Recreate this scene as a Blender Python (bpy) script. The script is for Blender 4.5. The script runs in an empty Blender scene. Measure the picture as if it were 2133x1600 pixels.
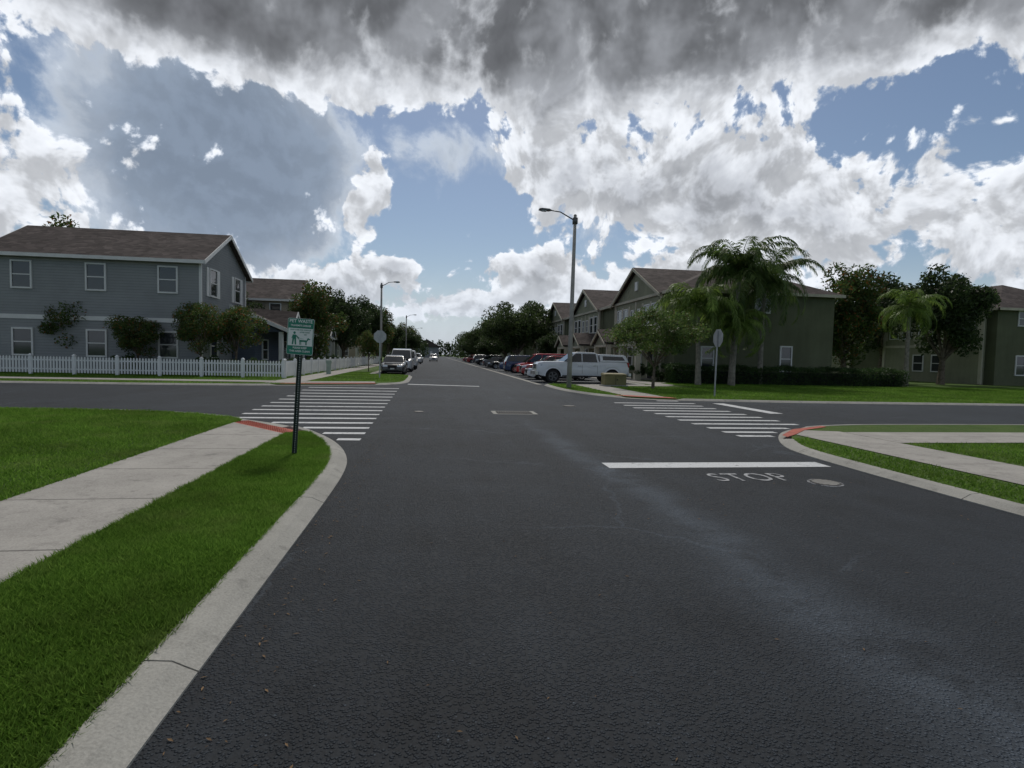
import bpy, math, random, bmesh
import numpy as np
from math import radians, sin, cos, pi
from mathutils import Matrix, Vector
random.seed(7); np.random.seed(7)
sc=bpy.context.scene
sc.view_settings.view_transform='Standard'; sc.view_settings.look='None'; sc.view_settings.exposure=0
H=1.6
# ---------------------------------------------------------------- camera
cam=bpy.data.cameras.new("camera"); co=bpy.data.objects.new("camera",cam); sc.collection.objects.link(co); sc.camera=co
cam.sensor_width=36; cam.lens=36*1155/2133; cam.clip_end=6000; cam.clip_start=0.05
Rm=Matrix.Rotation(-radians(8.02),3,'Z')@Matrix.Rotation(radians(90-2.89),3,'X')@Matrix.Rotation(radians(1.3),3,'Z')
co.matrix_world=Matrix.Translation((0,0,H))@Rm.to_4x4()

# ---------------------------------------------------------------- node helper
class NG:
    def __init__(s,nt): s.nt=nt; s.N=nt.nodes; s.L=nt.links; s.N.clear()
    def inp(s,k,v):
        if isinstance(v,(int,float,tuple)): k.default_value=v
        else: s.L.new(v,k)
    def M(s,op,a,b=None,c=None):
        n=s.N.new('ShaderNodeMath'); n.operation=op; s.inp(n.inputs[0],a)
        if b is not None: s.inp(n.inputs[1],b)
        if c is not None: s.inp(n.inputs[2],c)
        return n.outputs[0]
    def V(s,op,a,b=None,c=None,out=0):
        n=s.N.new('ShaderNodeVectorMath'); n.operation=op; s.inp(n.inputs[0],a)
        if b is not None: s.inp(n.inputs[1],b)
        if c is not None: s.inp(n.inputs[2],c)
        return n.outputs[out]
    def SCALE(s,v,f):
        n=s.N.new('ShaderNodeVectorMath'); n.operation='SCALE'; s.inp(n.inputs[0],v); s.inp(n.inputs['Scale'],f); return n.outputs[0]
    def SS(s,x,lo,hi,a=0.0,b=1.0,kind='SMOOTHSTEP'):
        n=s.N.new('ShaderNodeMapRange'); n.interpolation_type=kind; s.inp(n.inputs[0],x)
        for i,v in enumerate((lo,hi,a,b)): n.inputs[i+1].default_value=v
        return n.outputs[0]
    def NOI(s,vec,scale,detail=3,rough=.5,off=None,col=False,dim='3D'):
        n=s.N.new('ShaderNodeTexNoise'); n.noise_dimensions=dim
        if off: vec=s.V('ADD',vec,off)
        s.L.new(vec,n.inputs['Vector']); n.inputs['Scale'].default_value=scale; n.inputs['Detail'].default_value=detail; n.inputs['Roughness'].default_value=rough
        return n.outputs[1 if col else 0]
    def VOR(s,vec,scale,detail=0,rough=.5,off=None,dim='3D',feat='F1'):
        n=s.N.new('ShaderNodeTexVoronoi'); n.feature=feat; n.voronoi_dimensions=dim
        if off: vec=s.V('ADD',vec,off)
        s.L.new(vec,n.inputs['Vector']); n.inputs['Scale'].default_value=scale
        if detail: n.inputs['Detail'].default_value=detail; n.inputs['Roughness'].default_value=rough; n.normalize=True
        return n
    def MIX(s,f,a,b,blend='MIX'):
        n=s.N.new('ShaderNodeMix'); n.data_type='RGBA'; n.blend_type=blend; s.inp(n.inputs[0],f); s.inp(n.inputs[6],a); s.inp(n.inputs[7],b); return n.outputs[2]
    def bump(s,h,dist,strength=1.0):
        n=s.N.new('ShaderNodeBump'); s.inp(n.inputs['Height'],h); n.inputs['Distance'].default_value=dist; n.inputs['Strength'].default_value=strength; return n.outputs[0]
    def pos(s):
        return s.N.new('ShaderNodeNewGeometry').outputs['Position']
    def obj(s):
        return s.N.new('ShaderNodeTexCoord').outputs['Object']
    def sep(s,v):
        n=s.N.new('ShaderNodeSeparateXYZ'); s.L.new(v,n.inputs[0]); return n.outputs
    def out(s,sh):
        o=s.N.new('ShaderNodeOutputMaterial'); s.L.new(sh,o.inputs[0])
    def pbsdf(s,col,rough=.7,metal=0.,spec=.5,normal=None,coat=0.):
        n=s.N.new('ShaderNodeBsdfPrincipled'); s.inp(n.inputs['Base Color'],col); s.inp(n.inputs['Roughness'],rough); n.inputs['Metallic'].default_value=metal
        n.inputs['Specular IOR Level'].default_value=spec
        if coat: n.inputs['Coat Weight'].default_value=coat; n.inputs['Coat Roughness'].default_value=.04
        if normal is not None: s.L.new(normal,n.inputs['Normal'])
        return n.outputs[0]
def c4(c): return (c[0],c[1],c[2],1.0)
def newmat(name):
    m=bpy.data.materials.new(name); m.use_nodes=True; return m,NG(m.node_tree)
def mat_plain(name,c,rough=.6,metal=0.,var=.12,scale=3.,spec=.5,coat=0.,bumpd=0.,bscale=60.):
    m,g=newmat(name); o=g.obj()
    n=g.NOI(o,scale,4,.6)
    col=g.MIX(g.SS(n,.3,.7),c4([x*(1-var) for x in c]),c4([min(1,x*(1+var)) for x in c]))
    nm=g.bump(g.NOI(o,bscale,3,.6),bumpd) if bumpd else None
    g.out(g.pbsdf(col,rough,metal,spec,nm,coat)); return m
def mat_asphalt():
    m,g=newmat("asphalt"); p=g.pos(); x,y,z=g.sep(p)
    big=g.NOI(p,.22,4,.6); mid=g.NOI(p,1.3,5,.65,off=(5.,2.,0.)); fine=g.NOI(p,38,4,.75)
    st=g.V('MULTIPLY',p,(2.5,.12,1.)); streak=g.NOI(st,1.,4,.6)
    v=g.M('MULTIPLY_ADD',g.M('SUBTRACT',big,.5),.05,.027)
    v=g.M('MULTIPLY_ADD',g.M('SUBTRACT',mid,.5),.03,v)
    v=g.M('MULTIPLY_ADD',g.M('SUBTRACT',streak,.5),.024,v)
    v=g.M('MULTIPLY_ADD',g.SS(y,3,22),.014,v)
    v=g.M('MULTIPLY_ADD',g.SS(x,.2,2.6),.007,v)
    wx=g.M('MULTIPLY_ADD',g.M('SUBTRACT',g.NOI(p,.5,4,.6,off=(9.,1.,0.)),.5),.9,x)
    d=g.M('DIVIDE',g.M('SUBTRACT',wx,g.M('MULTIPLY_ADD',y,-.02,2.62)),g.M('MULTIPLY_ADD',y,-.022,.42))
    s=g.M('POWER',.3679,g.M('MULTIPLY',d,d))
    s=g.M('MULTIPLY',s,g.SS(g.NOI(p,2.2,5,.7,off=(3.,8.,0.)),.25,.6)); s=g.M('MULTIPLY',s,g.SS(y,15,10))
    v=g.M('MULTIPLY_ADD',s,.05,v)
    vo=g.VOR(g.V('ADD',p,g.SCALE(g.NOI(p,1.4,4,.6,col=True),.7)),.33,feat='DISTANCE_TO_EDGE')
    cr=g.M('MULTIPLY',g.SS(vo.outputs['Distance'],.012,.002),g.SS(g.NOI(p,.35,2,.5,off=(2.,4.,0.)),.5,.6))
    sp=g.SS(g.VOR(p,60).outputs['Distance'],.15,.6)
    v=g.M('MULTIPLY',v,g.M('MULTIPLY_ADD',g.M('SUBTRACT',fine,.5),2.2,1.0))
    v=g.M('MULTIPLY',v,g.M('MULTIPLY_ADD',sp,-.6,1.3)); v=g.M('MULTIPLY_ADD',cr,.022,v)
    # scattered pale stones
    vs=g.VOR(p,24); rr,_,_=g.sep(vs.outputs['Color']); v=g.M('MULTIPLY_ADD',g.M('MULTIPLY',g.SS(vs.outputs['Distance'],.16,.08),g.SS(rr,.86,.9)),.07,v)
    v=g.M('MAXIMUM',v,.006)
    cb=g.N.new('ShaderNodeCombineColor'); g.L.new(g.M('MULTIPLY',v,.80),cb.inputs[0]); g.L.new(g.M('MULTIPLY',v,1.0),cb.inputs[1]); g.L.new(g.M('MULTIPLY',v,1.27),cb.inputs[2])
    h=g.M('ADD',g.M('MULTIPLY',sp,-1.0),g.M('MULTIPLY',g.NOI(p,14,3,.6),1.2))
    g.out(g.pbsdf(cb.outputs[0],.78,0,.28,g.bump(h,.008,1.0))); return m
def mat_concrete(name,c=(.36,.35,.32),joint=None):
    m,g=newmat(name); p=g.pos(); x,y,z=g.sep(p)
    n=g.NOI(p,1.1,5,.65); f=g.NOI(p,70,3,.7); st=g.NOI(p,5,5,.7,off=(4.,4.,0.))
    v=g.M('MULTIPLY_ADD',g.M('SUBTRACT',n,.5),.7,1.0); v=g.M('MULTIPLY_ADD',g.M('SUBTRACT',f,.5),1.0,v)
    v=g.M('MULTIPLY',v,g.SS(st,.25,.5,.66,1.0))
    if joint:
        fr=g.M('FRACT',g.M('DIVIDE',y,joint)); v=g.M('MULTIPLY',v,g.SS(g.M('ABSOLUTE',g.M('SUBTRACT',fr,.5)),.488,.497,1.0,.35))
    col=g.SCALE(c4(c)[:3],v)
    g.out(g.pbsdf(col,.85,0,.3,g.bump(f,.004,.7))); return m
def mat_grass():
    m,g=newmat("grass"); p=g.pos()
    n=g.NOI(p,.8,4,.6); f=g.NOI(p,30,3,.7); k=g.NOI(p,6,4,.7,off=(2.,2.,2.))
    col=g.MIX(g.SS(n,.3,.7),(.065,.13,.02,1),(.1,.175,.03,1)); col=g.MIX(g.SS(k,.45,.75,0,.5),col,(.14,.17,.05,1))
    col=g.SCALE(col,g.M('MULTIPLY_ADD',f,1.5,.15))
    g.out(g.pbsdf(col,.8,0,.2,g.bump(g.M('ADD',f,k),.05,1.0))); return m
def mat_blade():
    m,g=newmat("grass_blades"); gi=g.N.new('ShaderNodeNewGeometry'); r=gi.outputs['Random Per Island']
    n=g.NOI(g.pos(),1.2,4,.65)
    col=g.MIX(r,(.075,.17,.02,1),(.22,.38,.065,1)); col=g.MIX(g.SS(n,.45,.75,0,.5),col,(.26,.33,.10,1)); col=g.SCALE(col,g.SS(g.NOI(g.pos(),.5,3,.6,off=(4.,0.,0.)),.3,.7,.75,1.15))
    a=g.N.new('ShaderNodeBsdfDiffuse'); g.L.new(col,a.inputs[0]); b=g.N.new('ShaderNodeBsdfTranslucent'); g.L.new(col,b.inputs[0])
    x=g.N.new('ShaderNodeMixShader'); x.inputs[0].default_value=.5; g.L.new(a.outputs[0],x.inputs[1]); g.L.new(b.outputs[0],x.inputs[2]); g.out(x.outputs[0]); return m
def mat_leaf(name,c0,c1,c2=None):
    m,g=newmat(name); gi=g.N.new('ShaderNodeNewGeometry'); r=gi.outputs['Random Per Island']
    n=g.NOI(g.obj(),.9,3,.6)
    k=1.5; c0=[q*k for q in c0]; c1=[q*k for q in c1]
    col=g.MIX(r,c4(c0),c4(c1))
    if c2: col=g.MIX(g.SS(r,.86,.92),col,c4(c2))
    col=g.SCALE(col,g.SS(n,.3,.7,.6,1.35))
    a=g.N.new('ShaderNodeBsdfPrincipled'); g.L.new(col,a.inputs[0]); a.inputs['Roughness'].default_value=.5; a.inputs['Specular IOR Level'].default_value=.3
    b=g.N.new('ShaderNodeBsdfTranslucent'); g.L.new(col,b.inputs[0])
    x=g.N.new('ShaderNodeMixShader'); x.inputs[0].default_value=.45; g.L.new(a.outputs[0],x.inputs[1]); g.L.new(b.outputs[0],x.inputs[2]); g.out(x.outputs[0]); return m
def mat_shingle(name,c):
    m,g=newmat(name); o=g.obj(); x,y,z=g.sep(o)
    rows=g.M('FRACT',g.M('MULTIPLY',z,8.)); vn=g.VOR(g.V('MULTIPLY',o,(3.,3.,8.)),1.).outputs['Color']
    r,_,_=g.sep(vn)
    v=g.M('MULTIPLY_ADD',r,.7,.65); v=g.M('MULTIPLY',v,g.SS(rows,0,.25,.6,1.)); v=g.M('MULTIPLY',v,g.SS(g.NOI(o,.6,4,.6),.3,.7,.8,1.2))
    g.out(g.pbsdf(g.SCALE(c4(c)[:3],v),.9,0,.2)); return m
def mat_siding(name,c,step=.16):
    m,g=newmat(name); o=g.obj(); x,y,z=g.sep(o)
    fr=g.M('FRACT',g.M('DIVIDE',z,step)); v=g.SS(fr,0,.14,.6,1.); v=g.M('MULTIPLY',v,g.SS(g.NOI(o,.7,4,.6),.3,.7,.93,1.06))
    g.out(g.pbsdf(g.SCALE(c4(c)[:3],v),.7,0,.3,g.bump(fr,.02,.7))); return m
def mat_stucco(name,c):
    m,g=newmat(name); o=g.obj(); x,y,z=g.sep(o)
    v=g.SS(g.NOI(o,.5,5,.65),.25,.75,.86,1.12); v=g.M('MULTIPLY',v,g.SS(g.NOI(o,25,3,.7),.2,.8,.92,1.08))
    v=g.M('MULTIPLY',v,g.SS(g.NOI(g.V('MULTIPLY',o,(3.,3.,.3)),1.,4,.6),.3,.7,.93,1.05))
    g.out(g.pbsdf(g.SCALE(c4(c)[:3],v),.9,0,.2,g.bump(g.NOI(o,30,4,.7),.012,.8))); return m
def mat_paint(name,c,worn=.45):
    m,g=newmat(name); p=g.pos()
    w=g.NOI(p,9,5,.75); w2=g.NOI(p,.9,3,.6,off=(3.,3.,0.)); w=g.M('MULTIPLY_ADD',w2,.5,w)
    k=g.SS(w,worn,worn+.22); f=g.SS(g.NOI(p,70,2,.6),.3,.7,.8,1.1)
    col=g.MIX(k,(.045,.05,.06,1),c4(c)); col=g.SCALE(col,f)
    g.out(g.pbsdf(col,.7,0,.3,g.bump(g.NOI(p,60,2,.6),.003,.5))); return m
def mat_glass(name="window_glass",c=(.03,.035,.04)):
    m,g=newmat(name); n=g.NOI(g.obj(),1.3,2,.5)
    g.out(g.pbsdf(g.MIX(n,c4([x*.6 for x in c]),c4([x*1.6 for x in c])),.06,0,.8)); return m
ASPH=mat_asphalt(); CONC=mat_concrete("concrete_kerb",(.33,.325,.30)); WALK=mat_concrete("concrete_sidewalk",(.36,.345,.32),1.5); GRASS=mat_grass(); BLADE=mat_blade()
WPAINT=mat_paint("road_paint_white",(.62,.64,.66),.50); WORN=mat_paint("road_paint_worn",(.42,.43,.45),.60)
WHITE=mat_plain("white_vinyl",(.76,.77,.78),.45,0,.05,1.5); WTRIM=mat_plain("white_trim",(.68,.68,.67),.5,0,.06,1.5)
TAN=mat_stucco("tan_trim",(.50,.47,.38)); OLIVE=mat_stucco("olive_stucco_backlit",(.125,.135,.085)); OLIVE2=mat_stucco("olive_stucco_lit",(.27,.275,.195))  # one olive stucco: backlit wall tone and lit facade tone put into colour
ROOF=mat_shingle("brown_shingles",(.08,.066,.063)); BLUEG=mat_siding("grey_siding",(.29,.30,.31)); TANS=mat_siding("tan_siding",(.40,.34,.27))
DARKB=mat_siding("dark_blue_siding",(.09,.11,.15)); GLASS=mat_glass(); CGLASS=mat_glass("car_glass",(.015,.018,.02)); BARK=mat_plain("bark",(.15,.12,.095),.9,0,.4,6,.2,bumpd=.02,bscale=14)
PBARK=mat_plain("palm_bark",(.24,.22,.19),.9,0,.3,5,.2,bumpd=.02,bscale=10); STEEL=mat_plain("galvanised_steel",(.42,.43,.44),.45,.6,.12,4); POLE=mat_plain("pole_concrete_grey",(.36,.345,.32),.75,0,.15,2,bumpd=.003)
LAMPM=mat_plain("lamp_grey",(.12,.125,.13),.4,.4,.1); RUBBER=mat_plain("tyre_rubber",(.018,.018,.019),.85,0,.2,8); DARK=mat_plain("dark_interior",(.015,.015,.016),.8,0,.2); CHROME=mat_plain("alloy",(.5,.5,.51),.25,.9,.05)
RED=mat_plain("tactile_red",(.40,.10,.065),.8,0,.2,6); IRON=mat_plain("cast_iron",(.035,.034,.033),.6,.5,.3,15)
HEADL=mat_plain("headlight",(.6,.62,.65),.12,.3,.1); TAILL=mat_plain("tail_light",(.3,.01,.01),.2,0,.1)
ALU=mat_plain("sign_back_aluminium",(.42,.43,.44),.5,.35,.08,5); SIGNW=mat_plain("sign_white",(.74,.77,.76),.4,0,.04,4); SIGNG=mat_plain("sign_green",(.005,.18,.115),.4,0,.08,4); POSTG=mat_plain("post_dark_green",(.012,.028,.022),.5,0,.2,10)
UTIL=mat_plain("utility_tan",(.2,.175,.075),.6,0,.12,3)
# ---------------------------------------------------------------- mesh builder
class MB:
    def __init__(s): s.v=[]; s.f=[]; s.m=[]
    def poly(s,pts,mi=0):
        b=len(s.v); s.v+= [tuple(p) for p in pts]; s.f.append(tuple(range(b,b+len(pts)))); s.m.append(mi)
    def box(s,x0,x1,y0,y1,z0,z1,mi=0):
        b=len(s.v); s.v+=[(x0,y0,z0),(x1,y0,z0),(x1,y1,z0),(x0,y1,z0),(x0,y0,z1),(x1,y0,z1),(x1,y1,z1),(x0,y1,z1)]
        for f in ((0,3,2,1),(4,5,6,7),(0,1,5,4),(1,2,6,5),(2,3,7,6),(3,0,4,7)): s.f.append(tuple(b+i for i in f)); s.m.append(mi)
    def prism(s,pts0,pts1,mi=0,mside=None):
        n=len(pts0); b=len(s.v); s.v+=[tuple(p) for p in pts0]+[tuple(p) for p in pts1]
        s.f.append(tuple(b+i for i in range(n))[::-1]); s.m.append(mi); s.f.append(tuple(b+n+i for i in range(n))); s.m.append(mi)
        for i in range(n):
            j=(i+1)%n; s.f.append((b+i,b+j,b+n+j,b+n+i)); s.m.append(mi if mside is None else mside)
    def tube(s,pts,rads,seg=8,mi=0,cap=True):
        pts=[Vector(p) for p in pts]; b=len(s.v); up=Vector((0,0,1))
        for i,p in enumerate(pts):
            d=(pts[min(i+1,len(pts)-1)]-pts[max(i-1,0)]).normalized()
            a=d.cross(Vector((1,0,0)) if abs(d.z)>.9 else up).normalized(); c=d.cross(a)
            for k in range(seg):
                t=2*pi*k/seg; q=p+(a*cos(t)+c*sin(t))*rads[i]; s.v.append(tuple(q))
        for i in range(len(pts)-1):
            for k in range(seg):
                k2=(k+1)%seg; s.f.append((b+i*seg+k,b+i*seg+k2,b+(i+1)*seg+k2,b+(i+1)*seg+k)); s.m.append(mi)
        if cap:
            s.f.append(tuple(b+k for k in range(seg))[::-1]); s.m.append(mi); e=b+(len(pts)-1)*seg; s.f.append(tuple(e+k for k in range(seg))); s.m.append(mi)
    def build(s,name,mats,parent=None,smooth=False,bevel=0,loc=None,recalc=True):
        me=bpy.data.meshes.new(name); me.from_pydata(s.v,[],s.f)
        for m in mats: me.materials.append(m)
        me.polygons.foreach_set('material_index',s.m)
        if smooth: me.polygons.foreach_set('use_smooth',[True]*len(s.f))
        me.update()
        if recalc:
            bm=bmesh.new(); bm.from_mesh(me); bmesh.ops.recalc_face_normals(bm,faces=bm.faces); bm.to_mesh(me); bm.free()
        o=bpy.data.objects.new(name,me); sc.collection.objects.link(o)
        if loc: o.location=loc
        if parent: o.parent=parent
        if bevel:
            b=o.modifiers.new("bevel",'BEVEL'); b.width=bevel; b.segments=3; b.limit_method='ANGLE'; b.angle_limit=radians(25)
        return o
def empty(name,loc=(0,0,0),rz=0,ry=0):
    e=bpy.data.objects.new(name,None); sc.collection.objects.link(e); e.location=loc; e.rotation_euler=(0,ry,rz); e.empty_display_size=.2; return e
# ---------------------------------------------------------------- ground
def sheet(name,pts,z,mat,skirt=0):
    b=MB(); b.poly([(p[0],p[1],z) for p in pts])
    if skirt:
        for i in range(len(pts)):
            p=pts[i]; q=pts[(i+1)%len(pts)]; b.poly([(p[0],p[1],z-skirt),(q[0],q[1],z-skirt),(q[0],q[1],z),(p[0],p[1],z)])
    return b.build(name,[mat])
sheet("ground",[(-2500,-2500),(2500,-2500),(2500,2500),(-2500,2500)],-.04,GRASS)
sheet("asphalt_road",[(-70,-14),(70,-14),(70,60),(13.5,60),(13.5,420),(-5.5,420),(-5.5,60),(-70,60)],0,ASPH)
def smoothpoly(pts,it=2):
    for _ in range(it):
        o=[pts[0]]
        for a,b in zip(pts[:-1],pts[1:]):
            if math.dist(a,b)>3:
                d=math.dist(a,b); t=.4/d*1.0
                o+= [tuple(a[i]*(1-t)+b[i]*t for i in range(2)),tuple(a[i]*t+b[i]*(1-t) for i in range(2))]
            else: o+= [tuple(a[i]*.75+b[i]*.25 for i in range(2)),tuple(a[i]*.25+b[i]*.75 for i in range(2))]
        o.append(pts[-1]); pts=o
    return pts
def norms(pts):
    r=[]
    for i in range(len(pts)):
        a=Vector(pts[max(i-1,0)]); b=Vector(pts[min(i+1,len(pts)-1)]); d=(b-a).normalized(); r.append((-d.y,d.x))
    return r
def offset(pts,w): return [(p[0]+n[0]*w,p[1]+n[1]*w) for p,n in zip(pts,norms(pts))]
def resample(pts,step):
    out=[pts[0]]
    for a,b in zip(pts[:-1],pts[1:]):
        d=math.dist(a,b); k=max(1,int(d/step))
        for j in range(1,k+1): out.append((a[0]+(b[0]-a[0])*j/k,a[1]+(b[1]-a[1])*j/k))
    return out
def kerb(name,pts,w=.26,hf=lambda x,y:1.0,joint=3.0):
    pts=resample(pts,.5); nn=norms(pts); b=MB(); prof=[(0,-.01),(0,.012),(.05,.035),(.12,.07),(w-.02,.08),(w,.074),(w,-.01)]
    s=0; segs=[[0]]; last=0
    for i in range(1,len(pts)):
        s+=math.dist(pts[i-1],pts[i]); segs[-1].append(i)
        if s-last>joint: segs.append([i]); last=s
    for sg in segs:
        if len(sg)<2: continue
        base=len(b.v)
        for k,i in enumerate(sg):
            sh=.006 if k==0 else (-.006 if k==len(sg)-1 else 0); t=(nn[i][1],-nn[i][0])
            hh=hf(*pts[i])
            for (o,z) in prof: b.v.append((pts[i][0]+nn[i][0]*o+t[0]*sh,pts[i][1]+nn[i][1]*o+t[1]*sh,z if z<0 else .01+(z-.01)*hh))
        n=len(prof)
        for k in range(len(sg)-1):
            for j in range(n-1): b.f.append((base+k*n+j,base+(k+1)*n+j,base+(k+1)*n+j+1,base+k*n+j+1)); b.m.append(0)
        for k in (0,len(sg)-1): b.f.append(tuple(base+k*n+j for j in range(n))); b.m.append(0)
    return b.build(name,[CONC])
K1=smoothpoly([(-1.13,-13),(-1.13,0),(-1.13,6.2),(-1.16,7.6),(-1.27,8.56),(-1.55,9.67),(-1.99,10.77),(-2.55,11.76),(-3.5,12.75),(-4.33,13.45),(-5.4,14.2),(-6.8,14.8),(-9,15.1),(-69,15.6)])
K2=smoothpoly([(-69,25.4),(-12,25.8),(-8,26.3),(-7.1,26.7),(-5,27.2),(-2.9,28.0),(-2.0,28.9),(-1.5,30.3),(-1.4,31.5),(-1.45,36.7),(-1.5,39.5),(-1.8,40.4),(-2.5,40.9),(-4.2,41.2),(-4.5,41.7),(-4.5,44),(-4.5,300)])
K3=smoothpoly([(12.5,300),(12.5,36),(12.5,32.4),(12.2,31.6),(11,31.3),(8,31.1),(6.6,31),(6.1,30.6),(6.0,29.5),(6.0,26.5),(6.2,24.8),(6.6,23.1),(7.2,21.8),(8.2,20.9),(9.5,20.4),(14.1,19.9),(69,19.2)])
K4=smoothpoly([(69,13.4),(14,12.95),(10.5,12.8),(8.9,12.35),(8.0,11.75),(7.3,10.9),(6.65,9.8),(6.35,8.9),(6.28,7),(6.28,5),(6.28,-13)])
kerb("kerb",K1,hf=lambda x,y:.12 if -4.3<x<-2.9 and y>12 else 1.0)
kerb("kerb",K2,hf=lambda x,y:.15 if -7.2<x<-2.8 and y<28.2 else 1.0)
kerb("kerb",K3,hf=lambda x,y:.15 if 7.2<x<9.4 and y<21.6 else 1.0)
kerb("kerb",K4,hf=lambda x,y:.15 if 7.0<x<8.6 and y>10.3 else 1.0)
W=.24
i1=offset(K1,W)
verge=[p for p in i1 if p[1]<11.0 and p[0]>-2.5]
sheet("lawn",verge+[(-2.45,10.98),(-2.72,10.66),(-2.72,-13)],.068,GRASS,.1)
l1b=[p for p in i1 if p[0]<-4.35]
sheet("lawn",[(-4.16,-13),(-4.16,12.75)]+l1b+[(-69,-13)],.068,GRASS,.1)
sheet("sidewalk",[(-4.16,-13),(-2.72,-13),(-2.72,10.64),(-4.16,12.3)],.078,WALK,.1)
b=MB(); b.poly([(-2.72,10.65,.072),(-2.42,11.02,.05),(-4.05,12.78+.1,.03),(-4.16,12.3,.072)]); b.poly([(-2.42,11.02,.05),(-2.72,11.55,.014),(-4.2,13.2,.014),(-4.05,12.88,.03)])
b.build("curb_ramp",[RED],recalc=False)
i2=offset(K2,W); sheet("lawn",i2+[(-12,300),(-69,60)],.068,GRASS,.1)
i3=offset(K3,W); sheet("lawn",i3+[(69,60),(40,300)],.068,GRASS,.1)
i4=offset(K4,W); sheet("lawn",i4+[(69,-13)],.068,GRASS,.1)
b=MB()
for i in range(26):
    for j in range(9):
        s,t=(i+.5)/26,(j+.5)/9
        px_=-2.6+(-4.18+2.6)*s; py_=10.9+(12.75-10.9)*s; ox=.17*(t-.5)*3.2*.75; oy=.17*(t-.5)*3.2
        x,y=px_+ox*.6,py_+oy*.7
        zz=.072-.03*t
        b.tube([(x,y,zz-.03),(x,y,zz+.006)],[.022,.014],6)
b.build("tactile_paving",[RED])
sheet("sidewalk",[(-8.0,27.6),(-6.5,27.8),(-6.5,300),(-8.0,300)],.08,WALK)
sheet("sidewalk",[(-69,27.6),(-8.02,28.2),(-8.02,29.6),(-69,29.0)],.08,WALK)
sheet("curb_ramp",[(-7.1,26.98),(-5,27.5),(-2.85,28.3),(-3.0,28.95),(-5,28.15),(-7.15,27.6)],.081,RED)
sheet("sidewalk",[(-6.48,27.9),(-3.0,28.98),(-3.1,30.3),(-6.48,29.3)],.08,WALK)
sheet("sidewalk",[(7.8,22.1),(9.3,21.4),(9.3,29.2),(13.3,30.2),(14.3,31.5),(14.3,84),(12.9,84),(12.9,31.4),(8.2,30.6),(7.8,30)],.08,WALK)
sheet("curb_ramp",[(7.35,21.95),(8.3,21.2),(9.5,20.68),(9.55,21.3),(8.6,21.75),(7.7,22.4)],.0812,RED)
sheet("sidewalk",[(7.6,-13),(9.0,-13),(9.0,11.2),(8.3,11.4),(7.6,10.7)],.08,WALK)
sheet("curb_ramp",[(7.15,10.35),(7.6,10.72),(8.3,11.42),(9.3,12.0),(9.3,12.2),(8.1,11.55),(7.2,10.6)],.0812,RED)
sheet("sidewalk",[(9.02,9.6),(69,10.2),(69,11.6),(9.02,11.1)],.08,WALK)
sheet("sidewalk",[(14.3,33.6),(17.6,35.3),(17.2,36.2),(14.32,34.9)],.0805,WALK)
sheet("gutter_strip",[(5.85,31.2),(6.15,31.2),(6.15,300),(5.85,300)],.005,CONC)
b=MB()
for k in range(40):
    y=33.2+k*2.9-.0
    b.poly([(6.3,y-.05,.0045),(12.2,y-.05,.0045),(12.2,y+.05,.0045),(6.3,y+.05,.0045)])
for k in range(12):
    y=42+k*6.5; b.poly([(-4.2,y-.05,.0045),(-1.7,y-.05,.0045),(-1.7,y+.05,.0045),(-4.2,y+.05,.0045)])
b.build("parking_lines",[WPAINT],recalc=False)
b=MB()
for y in (10.45,11.25,12.05,12.9,13.8,14.7,15.7,16.75,17.9,19.2,20.6,22.1,23.8,25.7):
    t=(y-10.3)/18; xr=-1.32-.3*t; xl=-4.75-.75*(y-14.7)/10.6
    if y<14.6:
        pts=[(-1.13,7),(-1.55,9.67),(-1.99,10.77),(-2.55,11.76),(-3.5,12.75),(-4.33,13.45),(-5.4,14.2),(-7,15)]
        for (a,c) in zip(pts[:-1],pts[1:]):
            if a[1]<=y-.0<=c[1]: xl=max(xl,a[0]+(c[0]-a[0])*(y-a[1])/(c[1]-a[1])+.12)
    h=.12 if y<20 else .14
    b.poly([(xl,y-h,.004),(xr,y-h-.02,.004),(xr,y+h-.02,.004),(xl,y+h,.004)])
b.build("crosswalk_stripes",[WPAINT],recalc=False)
b=MB()
for y in (20.3,19.2,18.2,17.3,16.4,15.5,14.7,13.9,13.1,12.3,11.6,11.0):
    xl=6.45; xr=9.3
    if y<12.6: xr={12.3:8.5,11.6:7.7,11.0:7.25}[y]
    if y>20: xl=9.0-.5; xr=9.35
    if y==19.2: xr=9.5
    b.poly([(xl,y-.11,.004),(xr,y-.13,.004),(xr,y+.09,.004),(xl,y+.11,.004)])
b.build("crosswalk_stripes",[WPAINT],recalc=False)
sheet("stop_line",[(2.55,7.72),(6.1,7.72),(6.1,8.1),(2.55,8.12)],.0042,WPAINT)
sheet("stop_line",[(-1.35,29.2),(2.3,28.2),(2.3,28.6),(-1.35,29.7)],.0042,WPAINT)
sheet("stop_line",[(10.3,15.8),(10.75,15.8),(10.75,19.4),(10.3,19.4)],.0042,WPAINT)
def textobj(name,s,size,mat,parent,loc,rot,ext=0.0005,sx=1,align='CENTER',space=1.0,bold=0.0):
    c=bpy.data.curves.new(name,'FONT'); c.body=s; c.size=size; c.align_x=align; c.align_y='CENTER'; c.extrude=ext; c.space_character=space; c.offset=bold
    t=bpy.data.objects.new(name,c); sc.collection.objects.link(t)
    me=bpy.data.meshes.new_from_object(t.evaluated_get(bpy.context.evaluated_depsgraph_get())); bpy.data.objects.remove(t)
    o=bpy.data.objects.new(name,me); sc.collection.objects.link(o); me.materials.clear(); me.materials.append(mat)
    o.location=loc; o.rotation_euler=rot; o.scale=(sx,1,1); o.parent=parent; return o
textobj("stop_road_marking","STOP",.66,WORN,None,(4.33,7.03,.006),(0,0,0),ext=.0008,sx=.66,space=1.12,bold=.0)
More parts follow.
